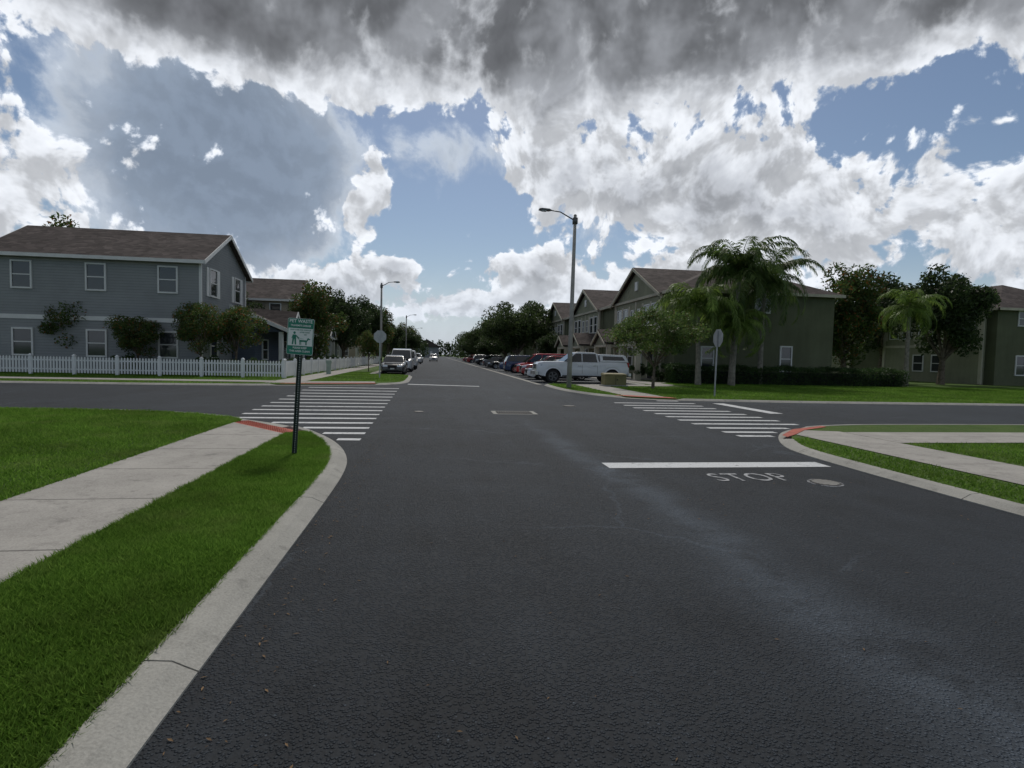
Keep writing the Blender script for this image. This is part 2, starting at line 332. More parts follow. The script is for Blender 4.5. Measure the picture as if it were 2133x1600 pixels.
e=empty("storm_drain",(2.25,15.45,0)); b=MB()
b.box(-.62,.62,-.42,.42,-.1,.006,0); b.build("frame",[CONC],e)
b=MB(); b.box(-.5,.5,-.3,.3,-.1,.0095,0)
for i in range(14): b.box(-.47+i*.069,-.43+i*.069,-.28,.28,.0096,.022,1)
b.box(-.5,.5,-.01,.01,.0096,.024,1); b.build("grate",[DARK,IRON],e)
def manhole(x,y,r,rim):
    e=empty("manhole_cover",(x,y,0)); b=MB()
    b.tube([(0,0,-.05),(0,0,.006)],[r*1.15,r*1.15],32,0); b.tube([(0,0,-.04),(0,0,.011)],[r,r],32,1)
    for i in range(-4,5):
        w=math.sqrt(max(0,(r*.85)**2-(i*r*.2)**2)); b.box(-w,w,i*r*.2-.01,i*r*.2+.01,.0112,.014,2)
    b.build("cover",[rim,IRON,POLE],e)
manhole(5.2,6.68,.19,WORN); manhole(-.4,15.5,.14,IRON); manhole(4.4,17.7,.2,IRON)
# ---------------------------------------------------------------- grass blades
def inside(x,y,poly):
    poly=np.array(poly); c=np.zeros(len(x),bool); j=len(poly)-1
    for i in range(len(poly)):
        xi,yi=poly[i]; xj,yj=poly[j]
        k=((yi>y)!=(yj>y))&(x<(xj-xi)*(y-yi)/(yj-yi+1e-12)+xi); c^=k; j=i
    return c
def blades(name,poly,bbox,n,h,wd,z0=.066,dist=None):
    x=np.random.uniform(bbox[0],bbox[1],n); y=np.random.uniform(bbox[2],bbox[3],n)
    k=inside(x,y,poly)
    if dist is not None: k&=dist(x,y)
    x=x[k]; y=y[k]; n=len(x); a=np.random.uniform(0,2*pi,n); l=np.random.uniform(.2,1.3,n)*h; hh=h*np.random.uniform(.35,1.1,n)*(1+.25*np.sin(x*9+np.sin(y*7))*np.sin(y*11)); la=np.random.uniform(0,2*pi,n)
    v=np.zeros((n,3,3)); v[:,0]=np.stack([x-np.cos(a)*wd,y-np.sin(a)*wd,np.full(n,z0)],1); v[:,1]=np.stack([x+np.cos(a)*wd,y+np.sin(a)*wd,np.full(n,z0)],1)
    v[:,2]=np.stack([x+np.cos(la)*l,y+np.sin(la)*l,z0+hh],1)
    me=bpy.data.meshes.new(name); me.vertices.add(3*n); me.vertices.foreach_set('co',v.ravel()); me.loops.add(3*n); me.loops.foreach_set('vertex_index',np.arange(3*n)); me.polygons.add(n); me.polygons.foreach_set('loop_start',np.arange(0,3*n,3)); me.materials.append(BLADE); me.update(); me.validate()
    o=bpy.data.objects.new(name,me); sc.collection.objects.link(o); return o
vp=verge+[(-2.45,10.98),(-2.72,10.66),(-2.72,-13)]
blades("grass",vp,(-2.76,-1.3,1.5,11.1),230000,.05,.0045)
blades("grass",[(-4.14,-13),(-4.14,12.75)]+l1b+[(-69,-13)],(-14,-4.1,4,15.4),260000,.055,.007,dist=lambda x,y:x>-.8*y-1)
blades("grass",i2+[(-12,300),(-69,60)],(-24,-1.5,25.8,45),90000,.07,.014,dist=lambda x,y:(y<27.3)|((y>29.8)&(x<-8.1))|((x>-6.4)&(y>30)))
blades("grass",i3+[(69,60),(40,300)],(6,42,19.2,34),180000,.07,.014,dist=lambda x,y:~((x>7.7)&(x<9.4)&(y<31))&~((x>9.2)&(x<14.4)&(y>29)))
blades("grass",i4+[(69,-13)],(6.3,15,4,13.3),80000,.055,.009,dist=lambda x,y:~((x>7.5)&(x<9.1))&~((y>9.5)&(x>9))&~((x<9.4)&(x>6.8)&(y>10.2)))
b=MB()
for i in range(420):
    t=random.random()
    if t<.6: x=-1.1+abs(random.gauss(0,.25)); y=random.uniform(2,10)
    else: x=random.uniform(-1,6); y=random.uniform(2,14)
    a=random.uniform(0,pi); l=random.uniform(.006,.022); w=l*.3
    b.poly([(x-cos(a)*l,y-sin(a)*l,.006),(x+sin(a)*w,y-cos(a)*w,.009),(x+cos(a)*l,y+sin(a)*l,.007),(x-sin(a)*w,y+cos(a)*w,.008)])
b.build("leaf_litter",[mat_plain("dry_leaves",(.16,.1,.05),.9,0,.4,5)],recalc=False)
# ---------------------------------------------------------------- trees
def leafmesh(pos,size,rng,flat=0.0):
    n=len(pos); d=rng.normal(size=(n,3)); d/=np.linalg.norm(d,axis=1)[:,None]; e=rng.normal(size=(n,3)); e=np.cross(d,e); e/=np.linalg.norm(e,axis=1)[:,None]
    s=size*rng.uniform(.6,1.3,(n,1)); v=np.zeros((n,4,3)); v[:,0]=pos-d*s; v[:,1]=pos-e*s*.45; v[:,2]=pos+d*s; v[:,3]=pos+e*s*.45
    return v.reshape(-1,3)
def tree_mesh(name,seed,th,rx,rz,cz,nl,ls,leafmat,lobes=40,tr=.18,open_=.0):
    rng=np.random.RandomState(seed); b=MB()
    cs=[];rs=[]
    for i in range(lobes):
        for _ in range(50):
            p=rng.uniform(-1,1,3)
            if .25<np.linalg.norm(p)<1.0: break
        r=rng.uniform(.2,.36)*(1-open_*.3); q=p*(1.0-r*.55)*rng.uniform(.9,1.12)
        cs.append(q*np.array([rx,rx,rz])+np.array([0,0,cz])); rs.append(r)
    lean=rng.uniform(-.15,.15,2); top=(lean[0],lean[1],th)
    b.tube([(0,0,-.1),(lean[0]*.3,lean[1]*.3,th*.4),top],[tr*1.35,tr,tr*.8],9,0)
    order=rng.permutation(lobes)[:14]
    for i in order:
        c=cs[i]; mid=((top[0]+c[0])*.5+rng.uniform(-.2,.2),(top[1]+c[1])*.5+rng.uniform(-.2,.2),(top[2]*.55+c[2]*.45)); st=(lean[0]*.9,lean[1]*.9,th*rng.uniform(.8,.99))
        b.tube([st,mid,tuple(c)],[tr*.5,tr*.28,tr*.08],6,0)
    per=nl//lobes; P=[]
    for c,r in zip(cs,rs):
        q=rng.normal(size=(per,3)); q/=np.linalg.norm(q,axis=1)[:,None]; q*=(rng.uniform(.25,1.1,(per,1))**.6)
        P.append(c+q*np.array([rx,rx,rz])*r)
    P=np.concatenate(P); lv=leafmesh(P,ls,rng); nb=len(b.v); nf=len(P)
    me=bpy.data.meshes.new(name); verts=np.concatenate([np.array(b.v),lv])
    faces=b.f+[(nb+4*i,nb+4*i+1,nb+4*i+2,nb+4*i+3) for i in range(nf)]
    me.from_pydata(verts.tolist(),[],faces); me.materials.append(BARK); me.materials.append(leafmat)
    me.polygons.foreach_set('material_index',[0]*len(b.f)+[1]*nf); me.update(); return me
def put(name,me,loc,rz=0,s=(1,1,1)):
    o=bpy.data.objects.new(name,me); sc.collection.objects.link(o); o.location=loc; o.rotation_euler=(0,0,rz); o.scale=s; return o
LOAK=mat_leaf("oak_leaves",(.026,.045,.014),(.068,.095,.032)); LLIG=mat_leaf("shrub_leaves",(.03,.055,.014),(.075,.11,.03),(.24,.10,.03)); LYNG=mat_leaf("young_tree_leaves",(.045,.08,.02),(.11,.16,.045),(.16,.15,.05))
LDRK=mat_leaf("dark_leaves",(.018,.034,.012),(.05,.075,.026)); LHED=mat_leaf("hedge_leaves",(.018,.04,.014),(.05,.085,.025)); LPALM=mat_leaf("palm_leaves",(.065,.115,.02),(.15,.21,.05)); LPALM2=mat_leaf("palm_leaves_dark",(.04,.075,.02),(.10,.14,.04))
oak=tree_mesh("oak_tree",3,2.2,5.4,3.7,5.7,26000,.17,LOAK,60,.3)
put("oak_tree",oak,(11.6,78,0)); put("oak_tree",oak,(12.4,97,0),2.1,(.8,.8,.85)); put("oak_tree",oak,(10.5,122,0),4,(.85,.85,.8)); put("oak_tree",oak,(11,150,0),1,(.9,.9,.9))
t2=tree_mesh("shade_tree",11,1.8,2.9,2.9,4.9,16000,.13,LDRK,45,.2); t3=tree_mesh("shade_tree",12,2.,3.0,3.6,5.2,16000,.13,LLIG,45,.2)
put("shade_tree",t3,(-10.2,50,0),.5,(.9,.9,.9)); put("shade_tree",t2,(-9.5,61,0),2,(1.0,1.0,1.05)); put("shade_tree",t2,(-8.8,71,0),4,(1.,1.,1.1)); put("shade_tree",t3,(-8.3,84,0),1,(1,1,1.)); put("shade_tree",t2,(-8,98,0),3.3,(1.,1.,.95))
put("shade_tree",t2,(-5.5,112,0),5,(1.,1.,.8)); put("shade_tree",t3,(-7,130,0),2.6,(1.2,1.2,1.0)); put("shade_tree",t2,(-6.6,155,0),.4,(1.3,1.3,1.))
put("shade_tree",t2,(-19,56,0),1.4,(1.1,1.1,1.0)); put("shade_tree",t3,(-27.5,47,0),2.9,(1.2,1.2,1.3)); put("shade_tree",t2,(-30,38,0),.9,(1.1,1.1,1.2))
put("shade_tree",t3,(35.5,44,0),.3,(1.2,1.2,1.2)); put("shade_tree",t2,(41,40,0),2.3,(1.2,1.2,1.25)); put("shade_tree",t2,(46,52,0),3.3,(1.5,1.5,1.4))
put("shade_tree",t2,(14.8,68,0),1.,(.75,.75,.62)); put("shade_tree",t2,(10,103,0),2.,(.9,.9,.6)); put("shade_tree",t2,(9.2,135,0),2.,(1.1,1.1,.75))
crape=tree_mesh("crape_myrtle",21,1.5,1.9,1.45,2.9,9000,.07,LLIG,30,.07)
put("crape_myrtle",crape,(-11.9,35.5,0)); put("crape_myrtle",crape,(-13.2,33.9,0),1,(.9,.9,1.)); put("crape_myrtle",crape,(-16.8,34.6,0),2,(.9,.9,.8)); put("crape_myrtle",crape,(-5.3,46.5,0),3,(.55,.55,.8)); put("crape_myrtle",crape,(-21,36,0),1,(1.1,1.1,1.1))
yt=tree_mesh("young_oak_tree",31,1.3,2.75,1.35,2.95,13000,.075,LYNG,46,.075,open_=.6)
put("young_oak_tree",yt,(11.35,27.7,.05))
shr=tree_mesh("shrub",41,.3,.75,.6,.6,2500,.055,LHED,18,.04)
i=0
for (x,y,s) in [(-10.2,34,1),(-11.3,34.2,.9),(-9.4,36,.9),(-13,34.4,1.1),(-9.5,39,1.),(-9.4,42,1.1),(-9.6,46,1.2),(14.6,38.6,1.1),(13.9,41,1),(15,44,1.),(15.2,36.6,1.3),(15.2,50,1.1),(15.2,57,1),(-17.5,34.4,1.1),(-9.3,54,1.2),(15.3,65,1.2)]:
    put("shrub",shr,(x,y,.05),i*1.3,(s,s,s)); i+=1
def hedge(name,x0,x1,y0,y1,h,n,ls,mat,bumps=.12):
    rng=np.random.RandomState(5); b=MB(); b.box(x0+.25,x1-.25,y0+.25,y1-.25,0,h-.25)
    P=np.stack([rng.uniform(x0,x1,n),rng.uniform(y0,y1,n),rng.uniform(.05,h,n)],1)
    f=rng.randint(0,5,n); P[f==0,1]=y0; P[f==1,2]=h; P[f==2,0]=x0; P[f==3,2]=h; P[f==4,1]=y0
    P+=rng.normal(size=P.shape)*.07; P[:,2]+=np.sin(P[:,0]*1.7)*bumps*.5+np.sin(P[:,0]*4.1+1)*bumps*.4*(P[:,2]>h*.7)
    lv=leafmesh(P,ls,rng); nb=8; me=bpy.data.meshes.new(name); me.from_pydata(np.concatenate([np.array(b.v),lv]).tolist(),[],b.f+[(nb+4*i,nb+4*i+1,nb+4*i+2,nb+4*i+3) for i in range(n)])
    me.materials.append(DARK); me.materials.append(mat); me.polygons.foreach_set('material_index',[0]*6+[1]*n); me.update(); put(name,me,(0,0,0))
hedge("hedge",15.2,32,33.6,34.8,1.15,26000,.06,LHED)
def palm(name,loc,th,fl,nf,seed,mat,lean=(0,0),droop=1.0,tr=.14):
    rng=np.random.RandomState(seed); b=MB()
    top=Vector((lean[0],lean[1],th)); b.tube([(0,0,-.1),(lean[0]*.2,lean[1]*.2,th*.35),(lean[0]*.6,lean[1]*.6,th*.75),tuple(top)],[tr*1.5,tr*1.05,tr*.9,tr*.8],10,0)
    b.tube([tuple(top-Vector((0,0,.1))),tuple(top+Vector((0,0,.8)))],[tr*.95,tr*.45],9,2)
    LV=[]
    for i in range(nf):
        a=2*pi*(i*.381966)+rng.uniform(-.2,.2); e0=radians(rng.uniform(15,80)) if i>nf*.25 else radians(rng.uniform(-15,20))
        L=fl*rng.uniform(.85,1.1); p=top+Vector((0,0,.6)); pts=[p.copy()]; ang=e0; n=26; st=L/n; twist=rng.uniform(-.25,.25)
        for k in range(n):
            ang-=droop*radians(3.0+4.2*k/n*1.3); aa=a+twist*k/n
            p=p+Vector((cos(aa)*cos(ang),sin(aa)*cos(ang),sin(ang)))*st; pts.append(p.copy())
        b.tube([tuple(q) for q in pts[::3]],[.028*(1-.8*j/len(pts[::3])) for j in range(len(pts[::3]))],4,2,False)
        for k in range(2,n*2+1):
            s=k/2; i0=min(int(s),n-1); fr=s-i0; q=pts[i0].lerp(pts[min(i0+1,n)],min(fr,1)); d=(pts[min(i0+1,n)]-pts[i0]).normalized()
            side=d.cross(Vector((0,0,1)));
            if side.length<.1: side=Vector((-sin(a),cos(a),0))
            side.normalize(); t=s/n; ll=fl*.21*math.sin(min(1,t*1.25+.22)*pi*.93)**.6 if t<.98 else .15
            for sg in (-1,1):
                dirv=(side*sg*.85+d*.55+Vector((0,0,rng.uniform(-.55,.15)))).normalized(); ln=ll*rng.uniform(.8,1.15); w=.03*fl/3
                m1=q+dirv*ln*.5; e1=q+dirv*ln+Vector((0,0,-ln*rng.uniform(.25,.6)))
                wv=d*w
                LV.append([q-wv*.5,m1-wv,e1,m1+wv])
    nb=len(b.v); vs=b.v+[tuple(v) for q in LV for v in q]; me=bpy.data.meshes.new(name)
    me.from_pydata(vs,[],b.f+[(nb+4*i,nb+4*i+1,nb+4*i+2,nb+4*i+3) for i in range(len(LV))])
    for m in (PBARK,mat,LPALM): me.materials.append(m)
    me.polygons.foreach_set('material_index',b.m+[1]*len(LV)); me.update(); return put(name,me,loc)
palm("palm_tree",(18.7,33.0,0),6.7,4.5,32,1,LPALM2,(.3,0),.9)
palm("palm_tree",(16.2,32.4,0),4.4,4.0,30,2,LPALM,(-.2,0),1.0)
palm("palm_tree",(18.2,31.9,0),3.2,3.0,24,5,LPALM,(.15,0),1.2,.11)
palm("palm_tree",(21.3,34.0,0),6.2,4.2,28,9,LPALM2,(.2,.2),.9)
palm("palm_tree",(34,36.0,0),5.2,3.2,22,11,LPALM,(.2,.2),1.0)
def treeline(name,x0,x1,y,n,hmin,hmax,mat,ls,seed):
    rng=np.random.RandomState(seed); P=[]
    k=int((x1-x0)/5)
    for i in range(k):
        cx=x0+(i+rng.uniform(0,1))*5; h=rng.uniform(hmin,hmax)*(1.5 if rng.rand()<.12 else 1); w=rng.uniform(3,6); m=n//k
        q=rng.normal(size=(m,3)); q/=np.linalg.norm(q,axis=1)[:,None]; q*=rng.uniform(.5,1.1,(m,1)); P.append(np.array([cx,y+rng.uniform(-4,4),h*.45])+q*np.array([w,3,h*.55]))
    P=np.concatenate(P); lv=leafmesh(P,ls,rng); nn=len(P); me=bpy.data.meshes.new(name); me.from_pydata(lv.tolist(),[],[(4*i,4*i+1,4*i+2,4*i+3) for i in range(nn)]); me.materials.append(mat); me.update(); put(name,me,(0,0,0))
treeline("distant_trees",-420,520,430,40000,9,13,LDRK,1.1,1)
treeline("distant_trees",-180,-26,115,24000,7,10,LOAK,.5,2); treeline("distant_trees",50,300,120,24000,7,11,LOAK,.5,3)
treeline("distant_trees",-60,-5,210,10000,7,10,LDRK,.5,4); treeline("distant_trees",11,70,215,10000,6,10,LDRK,.5,5)
# ---------------------------------------------------------------- buildings
def win_x(b,xf,s,yc,z0,z1,w,glass=2,fr=1,mull=True):
    def B(a,c,y0,y1,q0,q1,m): b.box(min(xf+s*a,xf+s*c),max(xf+s*a,xf+s*c),y0,y1,q0,q1,m)
    y0,y1=yc-w/2,yc+w/2; t=.09
    B(-.05,.03,y0+t,y1-t,z0+t,z1-t,glass); B(-.04,.08,y0,y0+t,z0,z1,fr); B(-.04,.08,y1-t,y1,z0,z1,fr); B(-.04,.08,y0+t,y1-t,z1-t,z1,fr); B(-.04,.1,y0+t,y1-t,z0,z0+t,fr)
    if mull: B(-.03,.055,y0+t,y1-t,(z0+z1)/2-.03,(z0+z1)/2+.03,fr)
def win_y(b,yf,s,xc,z0,z1,w,glass=2,fr=1,mull=True):
    def B(a,c,x0,x1,q0,q1,m): b.box(x0,x1,min(yf+s*a,yf+s*c),max(yf+s*a,yf+s*c),q0,q1,m)
    x0,x1=xc-w/2,xc+w/2; t=.09
    B(-.05,.03,x0+t,x1-t,z0+t,z1-t,glass); B(-.04,.08,x0,x0+t,z0,z1,fr); B(-.04,.08,x1-t,x1,z0,z1,fr); B(-.04,.08,x0+t,x1-t,z1-t,z1,fr); B(-.04,.1,x0+t,x1-t,z0,z0+t,fr)
    if mull: B(-.03,.055,x0+t,x1-t,(z0+z1)/2-.03,(z0+z1)/2+.03,fr)
def slab(b,pts,th,mi,mside=None):
    b.prism([(p[0],p[1],p[2]-th) for p in pts],pts,mi,mside)
def townhouse_row(Y0,gabs,Y1,X0=16.5,X1=28.5,ze=6.5,zr=9.2,porch=True):
    e=empty("townhouse_row"); b=MB()
    b.box(X0,X1,Y0,Y1,0,ze,0); b.build("walls",[OLIVE],e)
    xm=(X0+X1)/2; o=.45; b=MB()
    hip=5.0
    A=(X0-o,Y0-o,ze-.05);B_=(X1+o,Y0-o,ze-.05);C=(X1+o,Y1+o,ze-.05);D=(X0-o,Y1+o,ze-.05);R0=(xm,Y0+hip,zr);R1=(xm,Y1-hip,zr)
    for f in ((A,B_,R0),(B_,C,R1,R0),(C,D,R1),(D,A,R0,R1)): b.poly(f,0)
    b.poly([A,D,C,B_],1)
    for (p,q) in ((A,B_),(A,D)):
        x0,x1=sorted((p[0],q[0])); y0,y1=sorted((p[1],q[1])); b.box(x0-.06,x1+.02,y0-.06,y1+.02,ze-.24,ze-.04,1)
    for g in gabs:
        hw=5.5; zp=8.95; xf=X0-.35-.4; b.poly([(xf,g,zp),(xf,g-hw,ze-.15),(X0+3.2,g-hw+.0,ze-.15),(xm,g,zp)],0); b.poly([(xf,g,zp),(xm,g,zp),(X0+3.2,g+hw,ze-.15),(xf,g+hw,ze-.15)],0)
        for s in (-1,1):
            p=[(xf,g,zp-.02),(xf,g+s*hw,ze-.17),(xf,g+s*hw,ze-.4),(xf,g,zp-.25)]; b.prism([(x-.05,y,z) for x,y,z in p],[(x+.06,y,z) for x,y,z in p],1)
    b.build("roof",[ROOF,TAN],e)
    b=MB()
    for g in gabs:
        hw=5.1; p=[(g-hw,0),(g+hw,0),(g+hw,6.42),(g,8.7),(g-hw,6.42)]
        b.prism([(X0-.35,y,z) for y,z in p],[(X0+.3,y,z) for y,z in p],0)
        b.box(X0-.42,X0-.34,g-hw-.03,g+hw+.03,3.25,3.5,1)
        for s in (-1,1): b.box(X0-.43,X0-.3,g+s*hw-.14,g+s*hw+.14,0.1,6.3,1)
        b.box(X0-.41,X0-.33,g-.12,g+.12,3.6,6.2,1)
    b.build("gable_walls",[OLIVE2,TAN],e)
    b=MB()
    for g in gabs:
        for d in (-3.9,-2.4,2.4,3.9):
            win_x(b,X0-.35,-1,g+d,4.1,5.8,1.15,2,1)
        for d in (-4.85,-3.15,-1.5,1.5,3.15,4.85): b.box(X0-.41,X0-.33,g+d-.16,g+d+.16,3.95,5.95,3)
        win_x(b,X0-.35,-1,g-.75,4.3,5.6,.7,2,1); win_x(b,X0-.35,-1,g+.75,4.3,5.6,.7,2,1)
        for d in (-1.0,1.0): win_x(b,X0-.35,-1,g+d,1.0,2.6,1.2,2,1)
        b.box(X0-.44,X0-.33,g-.3,g+.3,7.1,7.8,1)
    win_y(b,Y0,-1,X0+6.4,5.0,6.35,1.2); win_y(b,Y0,-1,X0+8.35,.9,2.75,.95); win_y(b,Y0,-1,X0+2.4,5.0,6.3,1.0); win_y(b,Y0,-1,X0+2.4,.9,2.6,1.0)
    b.build("windows",[OLIVE,WTRIM,GLASS,TAN],e)
    if porch:
        b=MB()
        for g in gabs:
            for s in (-1,1):
                y=g+s*3.4; hw=1.75; xp=X0-2.2; ze2=2.95; zp=4.1
                for q in (-1,1):
                    slab(b,[(xp-.3,y,zp),(xp-.3,y+q*(hw+.3),ze2),(X0-.36,y+q*(hw+.3),ze2),(X0-.36,y,zp)],.1,0)
                    p=[(xp-.3,y,zp-.1),(xp-.3,y+q*(hw+.3),ze2-.1),(xp-.3,y+q*(hw+.3),ze2-.28),(xp-.3,y,zp-.3)]; b.prism([(a-.06,c,d) for a,c,d in p],[(a+.04,c,d) for a,c,d in p],1)
                    b.box(xp-.02,xp+.32,y+q*hw-.17,y+q*hw+.17,0,2.75,1); b.box(xp-.08,xp+.38,y+q*hw-.23,y+q*hw+.23,0,.6,1)
                b.prism([(xp,y-hw,2.75),(xp,y+hw,2.75),(xp,y,zp-.3)],[(xp+.15,y-hw,2.75),(xp+.15,y+hw,2.75),(xp+.15,y,zp-.3)],2)
                b.box(xp-.05,X0-.36,y-hw,y+hw,2.55,2.74,1); b.box(xp,X0-.36,y-hw,y+hw,.02,.14,4)
                b.box(X0-.40,X0-.34,y-.5,y+.5,.15,2.25,3); b.box(X0-.43,X0-.34,y-.62,y-.5,.15,2.37,1); b.box(X0-.43,X0-.34,y+.5,y+.62,.15,2.37,1)
        b.build("porches",[ROOF,TAN,OLIVE2,DARK,CONC],e)
townhouse_row(36.6,(43.4,58.6,73.8),80.5)
townhouse_row(100,(106,121,136),143,16.5,28.5,6.3,8.9,False)
townhouse_row(40,(46,61),68,46,58,6.5,9.2,False)
def gable_house(x0,x1,y0,y1,ze,zr,wall,wing=None,wingmat=None):
    e=empty("house"); ym=(y0+y1)/2; b=MB(); b.box(x0,x1,y0,y1,0,ze,0)
    for x in (x0,x1-.2): b.prism([(x,y0,ze),(x,y1,ze),(x,ym,zr-.15)],[(x+.2,y0,ze),(x+.2,y1,ze),(x+.2,ym,zr-.15)],0)
    b.build("walls",[wall],e); b=MB(); o=.4; sl=(zr-ze)/(ym-y0)
    for s,yy in ((-1,y0-o),(1,y1+o)):
        zz=ze-sl*o; slab(b,[(x0-.35,ym,zr),(x1+.35,ym,zr),(x1+.35,yy,zz),(x0-.35,yy,zz)] if s<0 else [(x0-.35,yy,zz),(x1+.35,yy,zz),(x1+.35,ym,zr),(x0-.35,ym,zr)],.14,0)
        for xx in (x1+.35,x0-.40):
            p=[(ym,zr+.0),(yy,zz+.0),(yy,zz-.24),(ym,zr-.24)]; b.prism([(xx,a,c) for a,c in p],[(xx+.05,a,c) for a,c in p],1)
        b.box(x0-.35,x1+.35,min(yy,yy+s*.1),max(yy,yy+s*.1),zz-.22,zz-.02,1)
    b.build("roof",[ROOF,WTRIM],e)
    b=MB(); w=y1-y0
    for d in (-.27,.27):
        win_x(b,x1,1,ym+d*w,ze-2.2,ze-.45,1.2,2,1); win_x(b,x1,1,ym+d*w,1.0,2.6,1.2,2,1)
        for q in (-.85,.85): b.box(x1-.02,x1+.05,ym+d*w+q-.18,ym+d*w+q+.18,ze-2.2,ze-.45,1)
    for i in range(3):
        xx=x0+1.8+i*(x1-x0-3.6)/2; win_y(b,y0,-1,xx,ze-2.2,ze-.6,1.1); win_y(b,y0,-1,xx,1.,2.6,1.1)
    for (cx,cy) in ((x1,y0),(x1,y1),(x0,y0)): b.box(cx-.1,cx+.03,cy-.03 if cy==y0 else cy-.1,cy+.1 if cy==y0 else cy+.03,0,ze-.1,1)
    b.box(x0,x1+.04,y0-.04,y0-.005,3.1,3.35,1)
    b.build("windows_and_trim",[wall,WTRIM,GLASS],e)
    if wing:
        wx0,wx1,wy0,wy1,wze,wzr=wing; b=MB(); wm=(wx0+wx1)/2
        b.box(wx0,wx1-1.8,wy0,wy1,0,wze,0)
        slab(b,[(wx0-.2,wy0-.4,wzr),(wx1+.4,wy0-.4,wze-.1),(wx1+.4,wy1+.4,wze-.1),(wx0-.2,wy1+.4,wzr)],.14,1)
        b.box(wx1+.38,wx1+.46,wy0-.42,wy1+.42,wze-.35,wze-.12,2)
        p=[(wx0-.2,wzr+.03),(wx1+.4,wze-.07),(wx1+.4,wze-.32),(wx0-.2,wzr-.25)]
        for yy in (wy0-.46,wy1+.4): b.prism([(a,yy,c) for a,c in p],[(a,yy+.06,c) for a,c in p],2)
        b.prism([(wx0,wy0,wze-.3),(wx1,wy0,wze-.3),(wx0,wy0,wzr-.3)],[(wx0,wy0+.12,wze-.3),(wx1,wy0+.12,wze-.3),(wx0,wy0+.12,wzr-.3)],0)
        n=4
        for i in range(n):
            yy=wy0+.15+i*(wy1-wy0-.3)/(n-1); b.box(wx1-.25,wx1,yy-.14,yy+.14,0,wze-.3,2); b.box(wx1-.32,wx1+.07,yy-.2,yy+.2,0,.5,2)
        dy=wy0+2.2; zt=wzr+.15
        for q in (-1,1): slab(b,[(wx1+.5,dy,zt-.4),(wx1+.5,dy+q*1.6,wze-.1),(wx0,dy+q*1.6,wze-.1+.2),(wx0,dy,zt-.2)],.1,1)
        for q in (-1,1):
            pp=[(dy,zt-.4),(dy+q*1.6,wze-.1),(dy+q*1.6,wze-.34),(dy,zt-.66)]; b.prism([(wx1+.5,a,c) for a,c in pp],[(wx1+.56,a,c) for a,c in pp],2)
        b.prism([(wx1+.3,dy-1.3,wze-.2),(wx1+.3,dy+1.3,wze-.2),(wx1+.3,dy,zt-.6)],[(wx1+.4,dy-1.3,wze-.2),(wx1+.4,dy+1.3,wze-.2),(wx1+.4,dy,zt-.6)],0)
        win_x(b,wx1-1.8,1,wy0+2.2,.9,2.4,1.4,3,2); win_x(b,wx1-1.8,1,wy1-2,.9,2.4,1.4,3,2)
        b.build("porch_wing",[wingmat,ROOF,WTRIM,GLASS],e)
gable_house(-25,-13.7,35.2,43.0,7.0,9.1,BLUEG,(-13.65,-10.4,40.2,50,3.2,4.7),DARKB)
gable_house(-25,-13.5,56.6,64.6,6.8,9.0,TANS,(-13.45,-10.4,54.5,66,3.2,4.6),DARKB)
gable_house(-25,-13,76,84,6.8,9.0,BLUEG); gable_house(-25,-13,96,104,6.8,9.0,TANS)
gable_house(-44,-33,36,44,6.6,9.0,TANS)
e=empty("distant_house"); b=MB(); b.box(-9,2,262,272,0,5,0); b.prism([(-10,261,5),(3,261,5),(-3.5,261,8.5)],[(-10,273,5),(3,273,5),(-3.5,273,8.5)],1); b.box(-6,-5,261.9,262.1,1,3,2); b.box(-2,-1,261.9,262.1,1,3,2); b.build("body",[BLUEG,ROOF,WTRIM],e)
# ---------------------------------------------------------------- fence
def fence(name,p0,p1,h=.98):
    L=math.dist(p0,p1); a=math.atan2(p1[1]-p0[1],p1[0]-p0[0]); b=MB(); n=int(L/.155)
    for i in range(n):
        x=(i+.5)*L/n; w=.042; b.prism([(x-w,-.012,.1),(x+w,-.012,.1),(x+w,-.012,h-.06),(x,-.012,h),(x-w,-.012,h-.06)],[(x-w,.012,.1),(x+w,.012,.1),(x+w,.012,h-.06),(x,.012,h),(x-w,.012,h-.06)])
    b.box(0,L,.014,.05,.26,.34); b.box(0,L,.014,.05,.74,.82)
    k=max(1,round(L/2.2))
    for i in range(k+1):
        x=i*L/k; b.box(x-.065,x+.065,-.05,.08,0,h+.04); b.prism([(x-.09,-.075,h+.04),(x+.09,-.075,h+.04),(x+.09,.105,h+.04),(x-.09,.105,h+.04)],[(x-.02,-.01,h+.13),(x+.02,-.01,h+.13),(x+.02,.03,h+.13),(x-.02,.03,h+.13)])
    o=b.build(name,[WHITE]); o.location=(p0[0],p0[1],.06); o.rotation_euler=(0,0,a); return o
fence("picket_fence",(-30,33.2),(-8.3,32.3)); fence("picket_fence",(-8.25,32.45),(-8.15,84))
